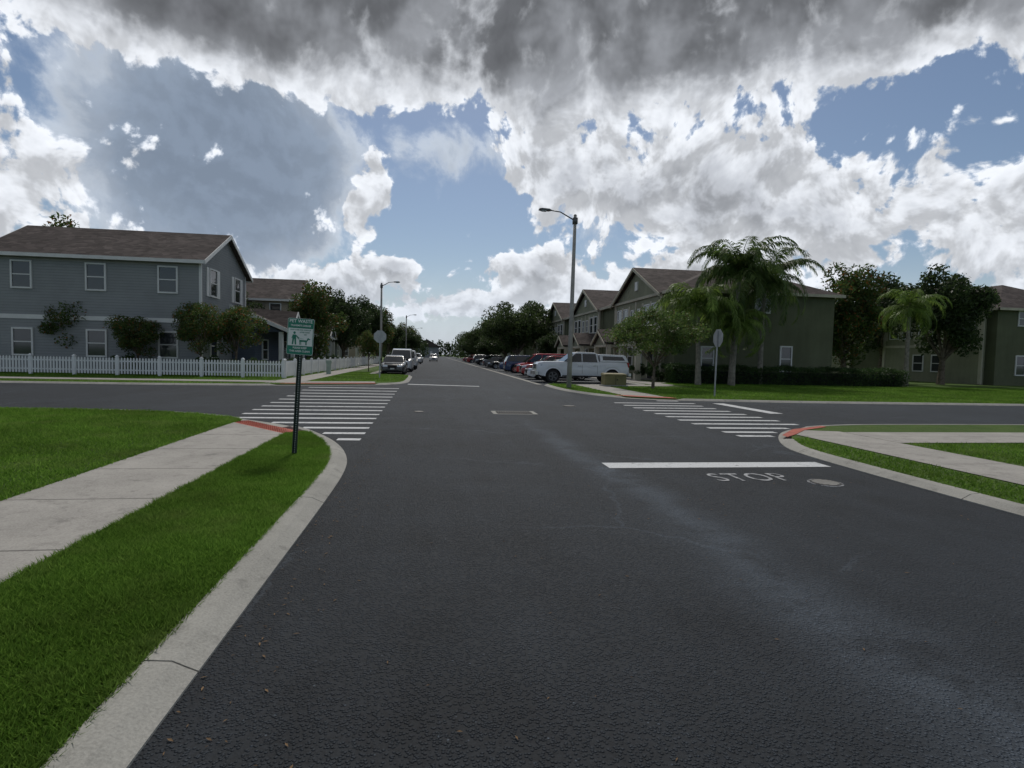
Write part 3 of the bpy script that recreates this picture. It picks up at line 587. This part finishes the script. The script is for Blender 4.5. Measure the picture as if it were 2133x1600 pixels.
# ---------------------------------------------------------------- street lamps
def street_lamp(loc,h,arm,side,lean=0.,r=.13):
    e=empty("street_lamp",loc,0,lean); b=MB()
    b.tube([(0,0,-.1),(0,0,h*.5),(0,0,h)],[r,r*.8,r*.6],12,0); b.tube([(0,0,h),(0,0,h+.05)],[r*.66,r*.4],12,0)
    b.build("pole",[POLE],e,True)
    b=MB(); b.tube([(0,0,h-.25),(side*.35,0,h-.08),(side*(arm*.6),0,h+.12),(side*arm,0,h+.17)],[.035,.033,.03,.028],8,0)
    b.box(-.11,.11,-.11,.11,h-.42,h-.12,0); b.build("arm",[LAMPM],e,True)
    b=MB(); x0=side*arm; pr=[(0,.0),(.12,.06),(.5,.075),(.62,.045),(.64,0),(.5,-.035),(.12,-.03)]
    p0=[(x0+side*(x-.05),-.13,h+.16+z) for x,z in pr]; p1=[(x0+side*(x-.05),.13,h+.16+z) for x,z in pr]; b.prism(p0,p1,0); b.box(min(x0+side*.2,x0+side*.45),max(x0+side*.2,x0+side*.45),-.09,.09,h+.095,h+.13,1)
    b.build("lamp_head",[LAMPM,HEADL],e,bevel=.012)
street_lamp((6.7,27.1,.05),8.55,1.25,-1,radians(.55)); street_lamp((-4.95,53,.05),8.0,1.1,1)
for (x,y,s) in ((-5,100,1),(13,110,-1),(-5,150,1),(13,165,-1)): street_lamp((x,y,0),8.3,1.2,s)
# ---------------------------------------------------------------- signs
def octagon(r): return [(r*cos(pi/8+i*pi/4),r*sin(pi/8+i*pi/4)) for i in range(8)]
SIGNR=mat_plain("sign_red",(.5,.02,.02),.4,0,.05,4)
def stop_sign(loc,facing,h=2.55,lean=0.):
    e=empty("stop_sign",loc,0,0); e.rotation_euler=(0,lean,facing)
    b=MB(); b.box(-.06,-.025,-.03,.03,-.05,h+.3,0); b.box(-.025,-.018,-.035,-.02,-.05,h+.3,0); b.box(-.025,-.018,.02,.035,-.05,h+.3,0); b.build("post",[STEEL],e)
    o=octagon(.40); b=MB(); b.prism([(-.012,p[0],h+p[1]) for p in o],[(-.006,p[0],h+p[1]) for p in o],0); b.build("sign_back",[ALU],e)
    b=MB(); b.prism([(-.0055,p[0],h+p[1]) for p in o],[(-.003,p[0],h+p[1]) for p in o],0); o2=octagon(.375); b.prism([(-.0028,p[0],h+p[1]) for p in o2],[(-.0015,p[0],h+p[1]) for p in o2],1); b.build("sign_face",[SIGNW,SIGNR],e)
    t=textobj("lettering","STOP",.33,SIGNW,e,(.0002,0,h),(radians(90),0,radians(90)),ext=.0004,sx=.85,bold=.006)
stop_sign((-3.3,34.7,.05),radians(92),2.55,0); stop_sign((11.8,22.0,.05),radians(2),2.5,radians(.6))
def pet_sign():
    e=empty("pet_waste_sign",(-2.03,8.5,.05)); e.rotation_euler=(radians(-1),radians(2.7),radians(-6))
    b=MB(); 
    b.box(-.018,.018,0,.012,-.1,1.98,0); b.box(-.032,-.018,-.022,.012,-.1,1.98,0); b.box(.018,.032,-.022,.012,-.1,1.98,0)
    for i in range(56):
        z=.06+i*.034
        if z<1.9: b.box(-.006,.006,-.0025,.001,z-.006,z+.006,1)
    b.build("post",[POSTG,SIGNW],e)
    y=-.03; b=MB(); w=.19; z0,z1=1.50,2.03; r=.025
    def rr(w,z0,z1,r):
        o=[]
        for (cx,cz,a0) in ((w-r,z1-r,0),(-w+r,z1-r,90),(-w+r,z0+r,180),(w-r,z0+r,270)):
            for k in range(5): a=radians(a0+k*22.5); o.append((cx+r*cos(a),cz+r*sin(a)))
        return o
    p=rr(w,z0,z1,r); b.prism([(x,y+.004,z) for x,z in p],[(x,y,z) for x,z in p],0)
    p=rr(w-.004,z0+.004,z1-.004,r); b.prism([(x,y-.0005,z) for x,z in p],[(x,y-.0015,z) for x,z in p],1)
    b.box(-w+.013,w-.013,y-.0032,y-.0018,z0+.13,z1-.145,0)
    for zz in (z0+.06,z1-.05): b.tube([(0,y-.004,zz),(0,y+.004,zz)],[.007,.007],8,2)
    b.build("panel",[SIGNW,SIGNG,STEEL],e)
    R=(radians(90),0,0); yy=y-.0036; y2=y-.0046
    textobj("lettering_1","PET WASTE",.066,SIGNW,e,(0,yy,z1-.042),R,sx=.98,bold=.0012)
    textobj("lettering_2","TRANSMITS DISEASE",.036,SIGNW,e,(0,yy,z1-.106),R,sx=.9,bold=.0008)
    textobj("lettering_3","LEASH CURB AND CLEAN UP",.0255,SIGNG,e,(0,y2,z1-.168),R,sx=.9,bold=.0005)
    textobj("lettering_4","AFTER YOUR",.0255,SIGNG,e,(.062,y2,z1-.203),R,sx=.95,bold=.0005)
    textobj("lettering_5","PET",.0255,SIGNG,e,(.075,y2,z1-.238),R,sx=.95,bold=.0005)
    textobj("lettering_6","PLEASE KEEP",.038,SIGNW,e,(0,yy,z0+.098),R,sx=.95,bold=.0008)
    textobj("lettering_7","THIS AREA CLEAN",.038,SIGNW,e,(0,yy,z0+.05),R,sx=.95,bold=.0008)
    b=MB()
    def flat(pts,dy=0): b.prism([(x,yy-.0004-dy,z) for x,z in pts],[(x,yy-.0016-dy,z) for x,z in pts],0)
    zb=z0+.145; mx=-.085
    flat([(mx+.017*cos(t*pi/6),zb+.172+.019*sin(t*pi/6)) for t in range(12)])
    flat([(mx-.024,zb+.145),(mx+.024,zb+.145),(mx+.028,zb+.08),(mx-.028,zb+.08)])
    flat([(mx-.027,zb+.0795),(mx-.002,zb+.0795),(mx-.012,zb),(mx-.032,zb)]); flat([(mx+.002,zb+.0795),(mx+.027,zb+.0795),(mx+.032,zb),(mx+.012,zb)])
    flat([(mx+.0245,zb+.142),(mx+.075,zb+.098),(mx+.068,zb+.09),(mx+.026,zb+.118)]); flat([(mx-.0245,zb+.142),(mx-.04,zb+.09),(mx-.032,zb+.088),(mx-.0255,zb+.11)])
    flat([(mx+.0755,zb+.098),(mx+.14,zb+.086),(mx+.14,zb+.083),(mx+.0755,zb+.094)])
    dx=.02
    flat([(dx-.03,zb+.072),(dx+.075,zb+.07),(dx+.078,zb+.04),(dx+.03,zb+.046),(dx-.03,zb+.04)])
    for q in (-.028,-.012,.056,.068): flat([(dx+q,zb+.0455),(dx+q+.009,zb+.0455),(dx+q+.012,zb),(dx+q+.003,zb)],.0001)
    flat([(dx+.0755,zb+.06),(dx+.085,zb+.1),(dx+.1,zb+.104),(dx+.128,zb+.088),(dx+.124,zb+.08),(dx+.1,zb+.078),(dx+.0785,zb+.045)],.0002)
    flat([(dx-.0305,zb+.07),(dx-.065,zb+.1),(dx-.06,zb+.106),(dx-.0305,zb+.078)],.0002)
    b.build("pictogram",[SIGNG],e)
pet_sign()
e=empty("utility_box",(9.75,29.3,.05)); b=MB(); b.box(-.68,.68,-.42,.42,0,.1,1); b.box(-.6,.6,-.36,.36,.101,.62,0); b.prism([(-.64,-.4,.621),(.64,-.4,.621),(.64,.4,.621),(-.64,.4,.621)],[(-.6,-.34,.7),(.6,-.34,.7),(.6,.38,.74),(-.6,.38,.74)],0); b.box(-.01,.01,-.375,-.355,.12,.6,2); b.box(.05,.12,-.385,-.355,.36,.42,2); b.build("cabinet",[UTIL,CONC,DARK],e,bevel=.015)
e=empty("utility_pedestal",(-7.2,39.6,.05)); b=MB(); b.box(-.14,.14,-.14,.14,0,.75,0); b.box(-.17,.17,-.17,.17,.751,.98,0); b.build("cabinet",[mat_plain("pedestal_green",(.3,.38,.33),.5)],e,bevel=.02)
# ---------------------------------------------------------------- vehicles
def interp(tab,x):
    if x<=tab[0][0]: return tab[0][1]
    for (a,va),(c,vc) in zip(tab[:-1],tab[1:]):
        if x<=c: return va+(vc-va)*(x-a)/(c-a)
    return tab[-1][1]
SPEC={
 'pickup':dict(L=5.9,W=1.0,wr=.42,wh=(-1.8,1.95),gc=.43,top=[(-2.95,1.30),(-2.9,1.34),(-1.0,1.34),(-.98,1.30),(1.15,1.32),(2.5,1.30),(2.82,1.24),(2.93,1.12),(2.95,.7)],
   cab=[(-1.0,1.28),(-.9,1.84),(-.7,1.93),(.35,1.95),(.55,1.90),(1.3,1.30)],split=(.12,),pil=.07,tw=.20),
 'sedan':dict(L=4.75,W=.92,wr=.33,wh=(-1.4,1.42),gc=.2,top=[(-2.37,.62),(-2.34,.9),(-2.2,1.02),(-1.7,1.03),(-1.0,.96),(.9,.93),(1.6,.86),(2.15,.74),(2.34,.58),(2.37,.4)],
   cab=[(-1.95,1.0),(-1.1,1.38),(-.7,1.45),(-.15,1.46),(.25,1.38),(1.15,.9)],split=(-.35,-1.25),pil=.05,tw=.22),
 'suv':dict(L=4.6,W=.93,wr=.36,wh=(-1.35,1.4),gc=.24,top=[(-2.3,.6),(-2.28,1.0),(-2.2,1.12),(-1.0,1.06),(1.0,1.04),(1.7,.98),(2.12,.86),(2.28,.68),(2.3,.45)],
   cab=[(-2.22,1.08),(-2.0,1.55),(-1.8,1.66),(-.2,1.7),(.15,1.64),(1.2,1.02)],split=(-.3,-1.3),pil=.05,tw=.2),
 'van':dict(L=5.3,W=.98,wr=.37,wh=(-1.6,1.7),gc=.26,top=[(-2.65,.6),(-2.63,1.2),(-1,1.2),(1.7,1.18),(2.3,1.05),(2.6,.85),(2.65,.5)],
   cab=[(-2.62,1.18),(-2.55,1.9),(-2.4,2.02),(.6,2.03),(.95,1.95),(1.95,1.15)],split=(.35,-.9),pil=.06,tw=.16)}
def vehicle(name,loc,rz,kind,color,s=1.0):
    e=empty(name,loc,rz); e.scale=(s,s,s); P=SPEC[kind]; L=P['L'];W_=P['W'];wr=P['wr'];gc=P['gc'];R=wr+.075;top=P['top']
    paint=mat_plain(name+"_paint",color,.3,0,.03,2,.5,.8)
    xs=set(np.linspace(-L/2,L/2,33).tolist())
    for wx in P['wh']:
        for k in range(15): xs.add(wx+R*cos(pi*k/14))
    for x,_ in top: xs.add(x)
    xs=sorted(xs); xs=[x for i,x in enumerate(xs) if i==0 or x-xs[i-1]>1e-3]; xs[0]=-L/2; xs[-1]=L/2
    def halfw(x):
        u=abs(x)/(L/2); return W_*(1-.22*max(0,(u-.72)/.28)**2.2)
    def bottom(x):
        z=gc+.10*max(0,(abs(x)-L/2+.35)/.35)
        for wx in P['wh']:
            if abs(x-wx)<=R: z=max(z,wr+math.sqrt(max(0,R*R-(x-wx)**2)))
        return z
    b=MB(); rows=[]; NR=9
    for x in xs:
        w=halfw(x); zt=interp(top,x); zb_=min(bottom(x),zt-.04); prof=[]
        for t,ww in ((0,.955),(.12,.985),(.35,1.0),(.6,1.0),(.72,.985),(.88,.96),(1.0,.92)): prof.append((w*ww,zb_+(zt-zb_)*t))
        prof.append((w*.80,zt+.018)); prof.append((0,zt+.03)); rows.append([(x,y,z) for y,z in prof])
    for sgn in (1,-1):
        base=len(b.v)
        for r in rows: b.v+=[(x,sgn*y,z) for x,y,z in r]
        for i in range(len(rows)-1):
            for j in range(NR-1): b.f.append((base+i*NR+j,base+(i+1)*NR+j,base+(i+1)*NR+j+1,base+i*NR+j+1)); b.m.append(0)
        for i in (0,len(rows)-1): b.f.append(tuple([base+i*NR+j for j in range(NR)])); b.m.append(0)
        for i in (0,len(rows)-1):
            x=rows[i][0][0]; b.poly([(x,0,rows[i][0][2]),(x,sgn*rows[i][0][1],rows[i][0][2]),(x,0,rows[i][-1][2])])
    o=b.build("body",[paint],e)
    for p in o.data.polygons: p.use_smooth=True
    o.data.set_sharp_from_angle(angle=radians(38))
    b=MB(); b.box(-L/2+.3,L/2-.3,-W_+.3,W_-.3,gc-.04,.85,0); b.build("underbody",[DARK],e)
    cab=P['cab']; zb0=min(cab[0][1],cab[-1][1]); zm=max(z for x,z in cab); tw=P['tw']
    def hw(z): return W_*.95-tw*max(0,(z-zb0))/(zm-zb0)
    lo=[(x,z-(.12 if i in (0,len(cab)-1) else 0)) for i,(x,z) in enumerate(cab)]
    b=MB(); b.prism([(x,-hw(z),z) for x,z in lo],[(x,hw(z),z) for x,z in lo]); o=b.build("cabin",[paint],e,bevel=.045)
    for p in o.data.polygons: p.use_smooth=True
    wn=o.modifiers.new("wn",'WEIGHTED_NORMAL'); wn.keep_sharp=False
    b=MB(); topz=zm-.11; botz=max(cab[0][1],cab[-1][1])+.03
    def xr(z):
        for (xa,za),(xc,zc) in zip(cab[:-1],cab[1:]):
            if za<=z<=zc: return xa+(xc-xa)*(z-za)/(zc-za+1e-9)
        return cab[0][0]
    def xf_(z):
        for (xa,za),(xc,zc) in zip(cab[::-1][:-1],cab[::-1][1:]):
            if za<=z<=zc: return xa+(xc-xa)*(z-za)/(zc-za+1e-9)
        return cab[-1][0]
    sp=sorted(P['split']); edges=[None]+sp+[None]; pil=P['pil']
    for sgn in (-1,1):
        for i in range(len(edges)-1):
            q=[]
            for z,side in ((botz,0),(botz,1),((botz+topz)/2,1),(topz,1),(topz,0),((botz+topz)/2,0)):
                a=edges[i]+pil/2 if edges[i] is not None else xr(z)+.14
                c=edges[i+1]-pil/2 if edges[i+1] is not None else xf_(z)-.12
                a=max(a,xr(z)+.14); c=min(c,xf_(z)-.12); x=c if side else a
                if a>=c: x=(a+c)/2
                q.append((x,sgn*(hw(z)+.008),z))
            b.poly(q)
    for (p0,p1,sg) in ((cab[-1],cab[-2],1),(cab[0],cab[1],-1)):
        d=Vector((p1[0]-p0[0],0,p1[1]-p0[1])); n=Vector((abs(d.z),0,abs(d.x))).normalized()*.012; n.x*=sg
        q=[]
        for sy,t in ((-1,.06),(1,.06),(1,.93),(-1,.93)):
            z=p0[1]+d.z*t; q.append((p0[0]+d.x*t+n.x,sy*(hw(z)-.07),z+n.z))
        b.poly(q)
    b.build("windows",[CGLASS],e,recalc=False)
    for i,wx in enumerate(P['wh']):
        for sgn in (-1,1):
            b=MB(); y0=sgn*(W_-.25); y1=sgn*(W_-.02)
            b.tube([(wx,y0,wr),(wx,y0+(y1-y0)*.12,wr),(wx,y0+(y1-y0)*.88,wr),(wx,y1,wr)],[wr*.93,wr,wr,wr*.93],28,0)
            b.tube([(wx,y1,wr),(wx,y1+sgn*.006,wr)],[wr*.68,wr*.66],24,1)
            rim=[(wr*.66*cos(2*pi*k/24),wr*.66*sin(2*pi*k/24)) for k in range(24)]; inn=[(x*.88,z*.88) for x,z in rim]
            for k in range(24):
                k2=(k+1)%24; b.poly([(wx+rim[k][0],y1+sgn*.012,wr+rim[k][1]),(wx+rim[k2][0],y1+sgn*.012,wr+rim[k2][1]),(wx+inn[k2][0],y1+sgn*.008,wr+inn[k2][1]),(wx+inn[k][0],y1+sgn*.008,wr+inn[k][1])],2)
            for k in range(5):
                a=2*pi*k/5; d=(cos(a),sin(a)); n_=(-sin(a),cos(a)); c=[(wx+d[0]*r_+n_[0]*w_,wr+d[1]*r_+n_[1]*w_) for r_,w_ in ((.02,-.035),(wr*.6,-.045),(wr*.6,.045),(.02,.035))]
                b.prism([(x,y1+sgn*.007,z) for x,z in c],[(x,y1+sgn*.016,z) for x,z in c],2)
            b.build("wheel_%d"%(i*2+(sgn>0)),[RUBBER,DARK,CHROME if kind!='pickup' else LAMPM],e)
    b=MB(); xe=L/2; big=kind=='pickup'; hz={'pickup':1.06,'sedan':.66,'suv':.8,'van':.92}[kind]; wf=halfw(xe)
    for sg in (-1,1):
        yo=sg*(wf-.02)
        b.prism([(xe-.02,sg*(wf-.36),hz-.07),(xe-.02,yo,hz-.07),(xe-.30,sg*halfw(xe-.3)*1.003,hz-.02),(xe-.30,sg*halfw(xe-.3)*.9,hz-.02)],[(xe-.03,sg*(wf-.36),hz+.07),(xe-.05,yo*.99,hz+.07),(xe-.32,sg*halfw(xe-.3)*.995,hz+.09),(xe-.30,sg*halfw(xe-.3)*.9,hz+.09)],1)
        tz=hz+.05; b.box(-xe-.01,-xe+.16,min(sg*(wf-.16),sg*(wf+.03)),max(sg*(wf-.16),sg*(wf+.03)),tz-.08,tz+(.22 if kind!='sedan' else .08),2)
        mx=cab[-1][0]-.42; mz=botz; mh=.28 if big else .16
        b.box(mx-.09,mx+.09,sg*(W_+.09)-.09,sg*(W_+.09)+.09,mz+.01,mz+.01+mh,0)
        for xx in [cab[-1][0]-.45]+sp[-1:]+[sp[0]-.75 if not big else -.85]:
            z0=gc+.16; ok=all(abs(xx-wx)>R+.02 for wx in P['wh']); z0=z0 if ok else wr+R+.03
            b.box(xx-.006,xx+.006,sg*(W_+.001)-.004,sg*(W_+.001)+.002,z0,zb0-.14,0)
        for xx in [sp[-1]+.18, (sp[0]-.55 if not big else sp[-1]-.80)]: b.box(xx-.1,xx+.1,sg*(W_+.012)-.016,sg*(W_+.012)+.016,zb0-.2,zb0-.165,3)
        b.box(-xe+1.0,xe-1.0,sg*(W_-.05)-.02,sg*(W_-.05)+.02,gc-.02,gc+.06,0)
    b.box(xe-.06,xe+.014,-wf+.4,wf-.4,hz-.2,hz+.05,0)
    if big: 
        for k in range(4): b.box(xe+.0145,xe+.02,-wf+.4,wf-.4,hz-.18+k*.06,hz-.16+k*.06,3)
        b.box(xe-.05,xe+.10,-W_+.08,W_-.08,gc+.06,gc+.28,3); b.box(-xe-.12,-xe+.05,-W_+.08,W_-.08,gc+.06,gc+.24,3)
    else:
        b.box(xe-.1,xe+.016,-wf+.25,wf-.25,gc+.06,gc+.17,0); b.box(-xe-.016,-xe+.1,-wf+.25,wf-.25,gc+.04,gc+.16,0)
    b.box(xe+.015,xe+.02,-.15,.15,gc+.2,gc+.3,1) if not big else b.box(xe+.101,xe+.106,-.15,.15,gc+.1,gc+.22,1)
    b.build("details",[DARK,HEADL,TAILL,CHROME if big else DARK],e)
    if big:
        b=MB(); cp=[(-2.88,1.36),(-2.7,1.76),(-2.55,1.80),(-1.2,1.84),(-1.04,1.82),(-1.04,1.36)]
        hh=lambda z: .93-.13*(z-1.36)/.5
        b.prism([(x,-hh(z),z) for x,z in cp],[(x,hh(z),z) for x,z in cp]); b.build("bed_topper",[paint],e,bevel=.03)
        b=MB()
        for sgn in (-1,1): b.poly([(x,sgn*(hh(z)+.006),z) for x,z in ((-2.65,1.46),(-1.2,1.46),(-1.2,1.72),(-2.5,1.69))])
        b.build("topper_windows",[CGLASS],e,recalc=False)
        b=MB()
        for wx in P['wh']:
            for sgn in (-1,1):
                pr=[(wx+(R+.0)*cos(pi*k/16),wr+(R+.0)*sin(pi*k/16)) for k in range(17)]; po=[(wx+(R+.07)*cos(pi*k/16),wr+(R+.07)*sin(pi*k/16)) for k in range(17)]
                for k in range(16):
                    b.prism([(pr[k][0],sgn*(W_-.06),pr[k][1]),(pr[k+1][0],sgn*(W_-.06),pr[k+1][1]),(po[k+1][0],sgn*(W_-.06),po[k+1][1]),(po[k][0],sgn*(W_-.06),po[k][1])],[(pr[k][0],sgn*(W_+.04),pr[k][1]),(pr[k+1][0],sgn*(W_+.04),pr[k+1][1]),(po[k+1][0],sgn*(W_+.015),po[k+1][1]),(po[k][0],sgn*(W_+.015),po[k][1])])
        b.build("fender_flares",[paint],e)
    return e
vehicle("pickup_truck",(9.2,34.4,0),pi,'pickup',(.66,.69,.74))
vehicle("parked_car",(8.75,38.4,0),pi,'sedan',(.65,.67,.7)); vehicle("parked_car",(8.9,42.4,0),pi,'suv',(.3,.012,.014)); vehicle("parked_car",(9.2,46.2,0),pi,'van',(.55,.015,.015),.92)
vehicle("parked_car",(8.9,52.5,0),0,'suv',(.02,.05,.14)); vehicle("parked_car",(8.9,57,0),pi,'suv',(.03,.06,.16)); vehicle("parked_car",(8.7,67,0),pi,'sedan',(.012,.013,.016)); vehicle("parked_car",(8.7,73,0),0,'sedan',(.06,.06,.065)); vehicle("parked_car",(8.7,88,0),pi,'suv',(.012,.013,.016)); vehicle("parked_car",(8.9,96,0),0,'suv',(.012,.02,.04)); vehicle("parked_car",(8.8,112,0),0,'sedan',(.3,.02,.02)); vehicle("parked_car",(8.8,118,0),pi,'suv',(.012,.013,.016)); vehicle("parked_car",(8.8,130,0),pi,'suv',(.3,.02,.02))
vehicle("parked_car",(-3.1,44.6,0),-pi/2,'sedan',(.04,.047,.045)); vehicle("parked_van",(-2.9,51.4,0),-pi/2,'van',(.6,.62,.64)); vehicle("pickup_truck",(-2.8,58.8,0),-pi/2,'pickup',(.6,.62,.64)); vehicle("parked_car",(-3.1,66,0),-pi/2,'suv',(.5,.52,.54)); vehicle("parked_car",(-3.0,92,0),-pi/2,'suv',(.5,.52,.54)); vehicle("parked_car",(-3.0,104,0),-pi/2,'sedan',(.2,.22,.24)); vehicle("car",(-.2,128,0),-pi/2,'suv',(.6,.6,.6))
# ---------------------------------------------------------------- sun
SE=52; SA=6
sl=bpy.data.lights.new("sun",'SUN'); sl.energy=2.0; sl.angle=radians(9); sl.color=(1,.95,.88); so=bpy.data.objects.new("sun",sl); sc.collection.objects.link(so)
d=Vector((sin(radians(SA))*cos(radians(SE)),cos(radians(SA))*cos(radians(SE)),sin(radians(SE)))); so.rotation_euler=d.to_track_quat('Z','Y').to_euler(); so.location=(0,0,60)
# ---------------------------------------------------------------- world
w=bpy.data.worlds.new("World"); sc.world=w; w.use_nodes=True; g=NG(w.node_tree)
tc=g.N.new('ShaderNodeTexCoord'); x,y,z=g.sep(tc.outputs['Generated'])
az=g.M('MULTIPLY',g.M('ARCTAN2',x,y),5.72958); el=g.M('MULTIPLY',g.M('ARCSINE',z),5.72958)
cb=g.N.new('ShaderNodeCombineXYZ'); g.L.new(az,cb.inputs[0]); g.L.new(el,cb.inputs[1]); P=cb.outputs[0]
wn=g.NOI(P,1.1,1,.5,(3.,7.,0.),True,'2D')
PW=g.V('MULTIPLY_ADD',g.V('SUBTRACT',wn,(.5,.5,.5)),(.4,.3,0.),P)
ew=g.M('MULTIPLY',g.sep(PW)[1],10)
def blob(a0,e0,sa,se,amp):
    q=g.V('MULTIPLY_ADD',PW,(10/sa,10/se,0.),(-a0/sa,-e0/se,0.)); d=g.V('DOT_PRODUCT',q,q,out=1)
    return g.M('MULTIPLY',g.M('POWER',.36788,d),amp)
def sumb(L):
    r=None
    for b_ in L:
        q=blob(*b_); r=q if r is None else g.M('ADD',r,q)
    return r
cov=sumb([(12.5,18.5,6,4.6,1.0),(24,16.5,9,4.6,1.0),(33,13,9,6,.9),(-6.2,16.8,2.2,3.6,.8),(-8.5,12.8,3,2.2,.6),(10.3,8.6,5.5,2.8,.95),(-3.7,8.8,2.6,1.5,1.0),(-11,6.5,9,2.6,.95),(24,7,11,3,.8),(-38,12,12,7,.9),(-21,27.5,5,2.,.6),(52,12,12,7,.8),(4,4.2,16,2.0,.7),(1.,27.5,4.5,1.8,-.6),(-7,25.,4,1.5,-.4)])
deck=g.SS(ew,20.,27.5,0,1)
cov=g.M('MULTIPLY_ADD',deck,1.5,cov)
fb=g.NOI(PW,2.6,9,.58,(1.,2.,0.),dim='2D'); fb2=g.NOI(PW,2.6,4,.56,(1.,2.13,0.),dim='2D')
bil=g.VOR(g.V('MULTIPLY_ADD',g.V('SUBTRACT',wn,(.5,.5,.5)),(.1,.1,0.),P),5.0,2,.5,(.3,.1,0.),'2D').outputs['Distance']
tex=g.M('MULTIPLY_ADD',g.M('SUBTRACT',fb,.5),1.7,g.M('MULTIPLY',g.M('SUBTRACT',.42,bil),.8))
C=g.M('ADD',g.M('SUBTRACT',cov,.46),tex); alpha=g.SS(C,0,.2)
ramp=g.N.new('ShaderNodeValToRGB'); g.L.new(g.M('MULTIPLY',C,.5),ramp.inputs[0]); er=ramp.color_ramp
er.elements[0].position=0; er.elements[0].color=(.62,.69,.80,1); er.elements[1].position=1; er.elements[1].color=(.34,.355,.39,1)
for p,c in [(.09,(.80,.83,.88,1)),(.25,(.70,.73,.78,1)),(.5,(.48,.505,.55,1))]:
    q=er.elements.new(p); q.color=c
df=g.M('SUBTRACT',fb,fb2)
relc=g.SS(df,-.14,.14,.68,1.2); reld=g.SS(df,-.2,.2,.88,1.1)
rel=g.M('ADD',g.M('MULTIPLY',relc,g.M('SUBTRACT',1.,deck)),g.M('MULTIPLY',reld,deck))
dpat=g.SS(g.NOI(P,1.3,4,.5,(6.,1.,0.),dim='2D'),.36,.66,-.70,-.36)
dk=g.M('MULTIPLY_ADD',g.M('MULTIPLY',deck,g.SS(C,.3,1.1)),dpat,1.)
cc=g.SCALE(ramp.outputs[0],g.M('MULTIPLY',rel,dk))
S=g.M('MULTIPLY_ADD',g.M('SUBTRACT',fb,.5),.7,g.M('SUBTRACT',sumb([(-19.5,16.5,10.5,10,1.6),(2.5,19,7,3.5,.45),(17,13,7,4,.42)]),.3))
sa=g.SS(S,-.05,.25,0,.96)
sky=g.N.new('ShaderNodeTexSky'); sky.sky_type='NISHITA'; sky.sun_disc=False; sky.sun_elevation=radians(SE); sky.sun_rotation=radians(SA); sky.dust_density=.6; sky.ozone_density=1.5
hz=g.SS(el,0,1.0,.8,0)
r2=g.N.new('ShaderNodeValToRGB'); g.L.new(S,r2.inputs[0]); e2=r2.color_ramp
e2.elements[0].position=0; e2.elements[0].color=(.5,.58,.70,1); e2.elements[1].position=1; e2.elements[1].color=(.23,.285,.37,1)
for p,c in [(.12,(.64,.70,.78,1)),(.34,(.36,.42,.51,1)),(.6,(.27,.33,.42,1))]:
    q=e2.elements.new(p); q.color=c
cl=g.MIX(alpha,g.SCALE(r2.outputs[0],g.SS(df,-.14,.14,.92,1.07)),cc); ca=g.M('MAXIMUM',alpha,sa); cl2=g.MIX(g.M('MULTIPLY',hz,.75),cl,(.58,.66,.78,1)); ca2=g.M('MAXIMUM',ca,hz)
b1=g.N.new('ShaderNodeBackground'); g.L.new(sky.outputs[0],b1.inputs[0]); b1.inputs[1].default_value=.07
b2=g.N.new('ShaderNodeBackground'); g.L.new(cl2,b2.inputs[0]); b2.inputs[1].default_value=1.
ms=g.N.new('ShaderNodeMixShader'); g.L.new(ca2,ms.inputs[0]); g.L.new(b1.outputs[0],ms.inputs[1]); g.L.new(b2.outputs[0],ms.inputs[2])
ow=g.N.new('ShaderNodeOutputWorld'); g.L.new(ms.outputs[0],ow.inputs[0])
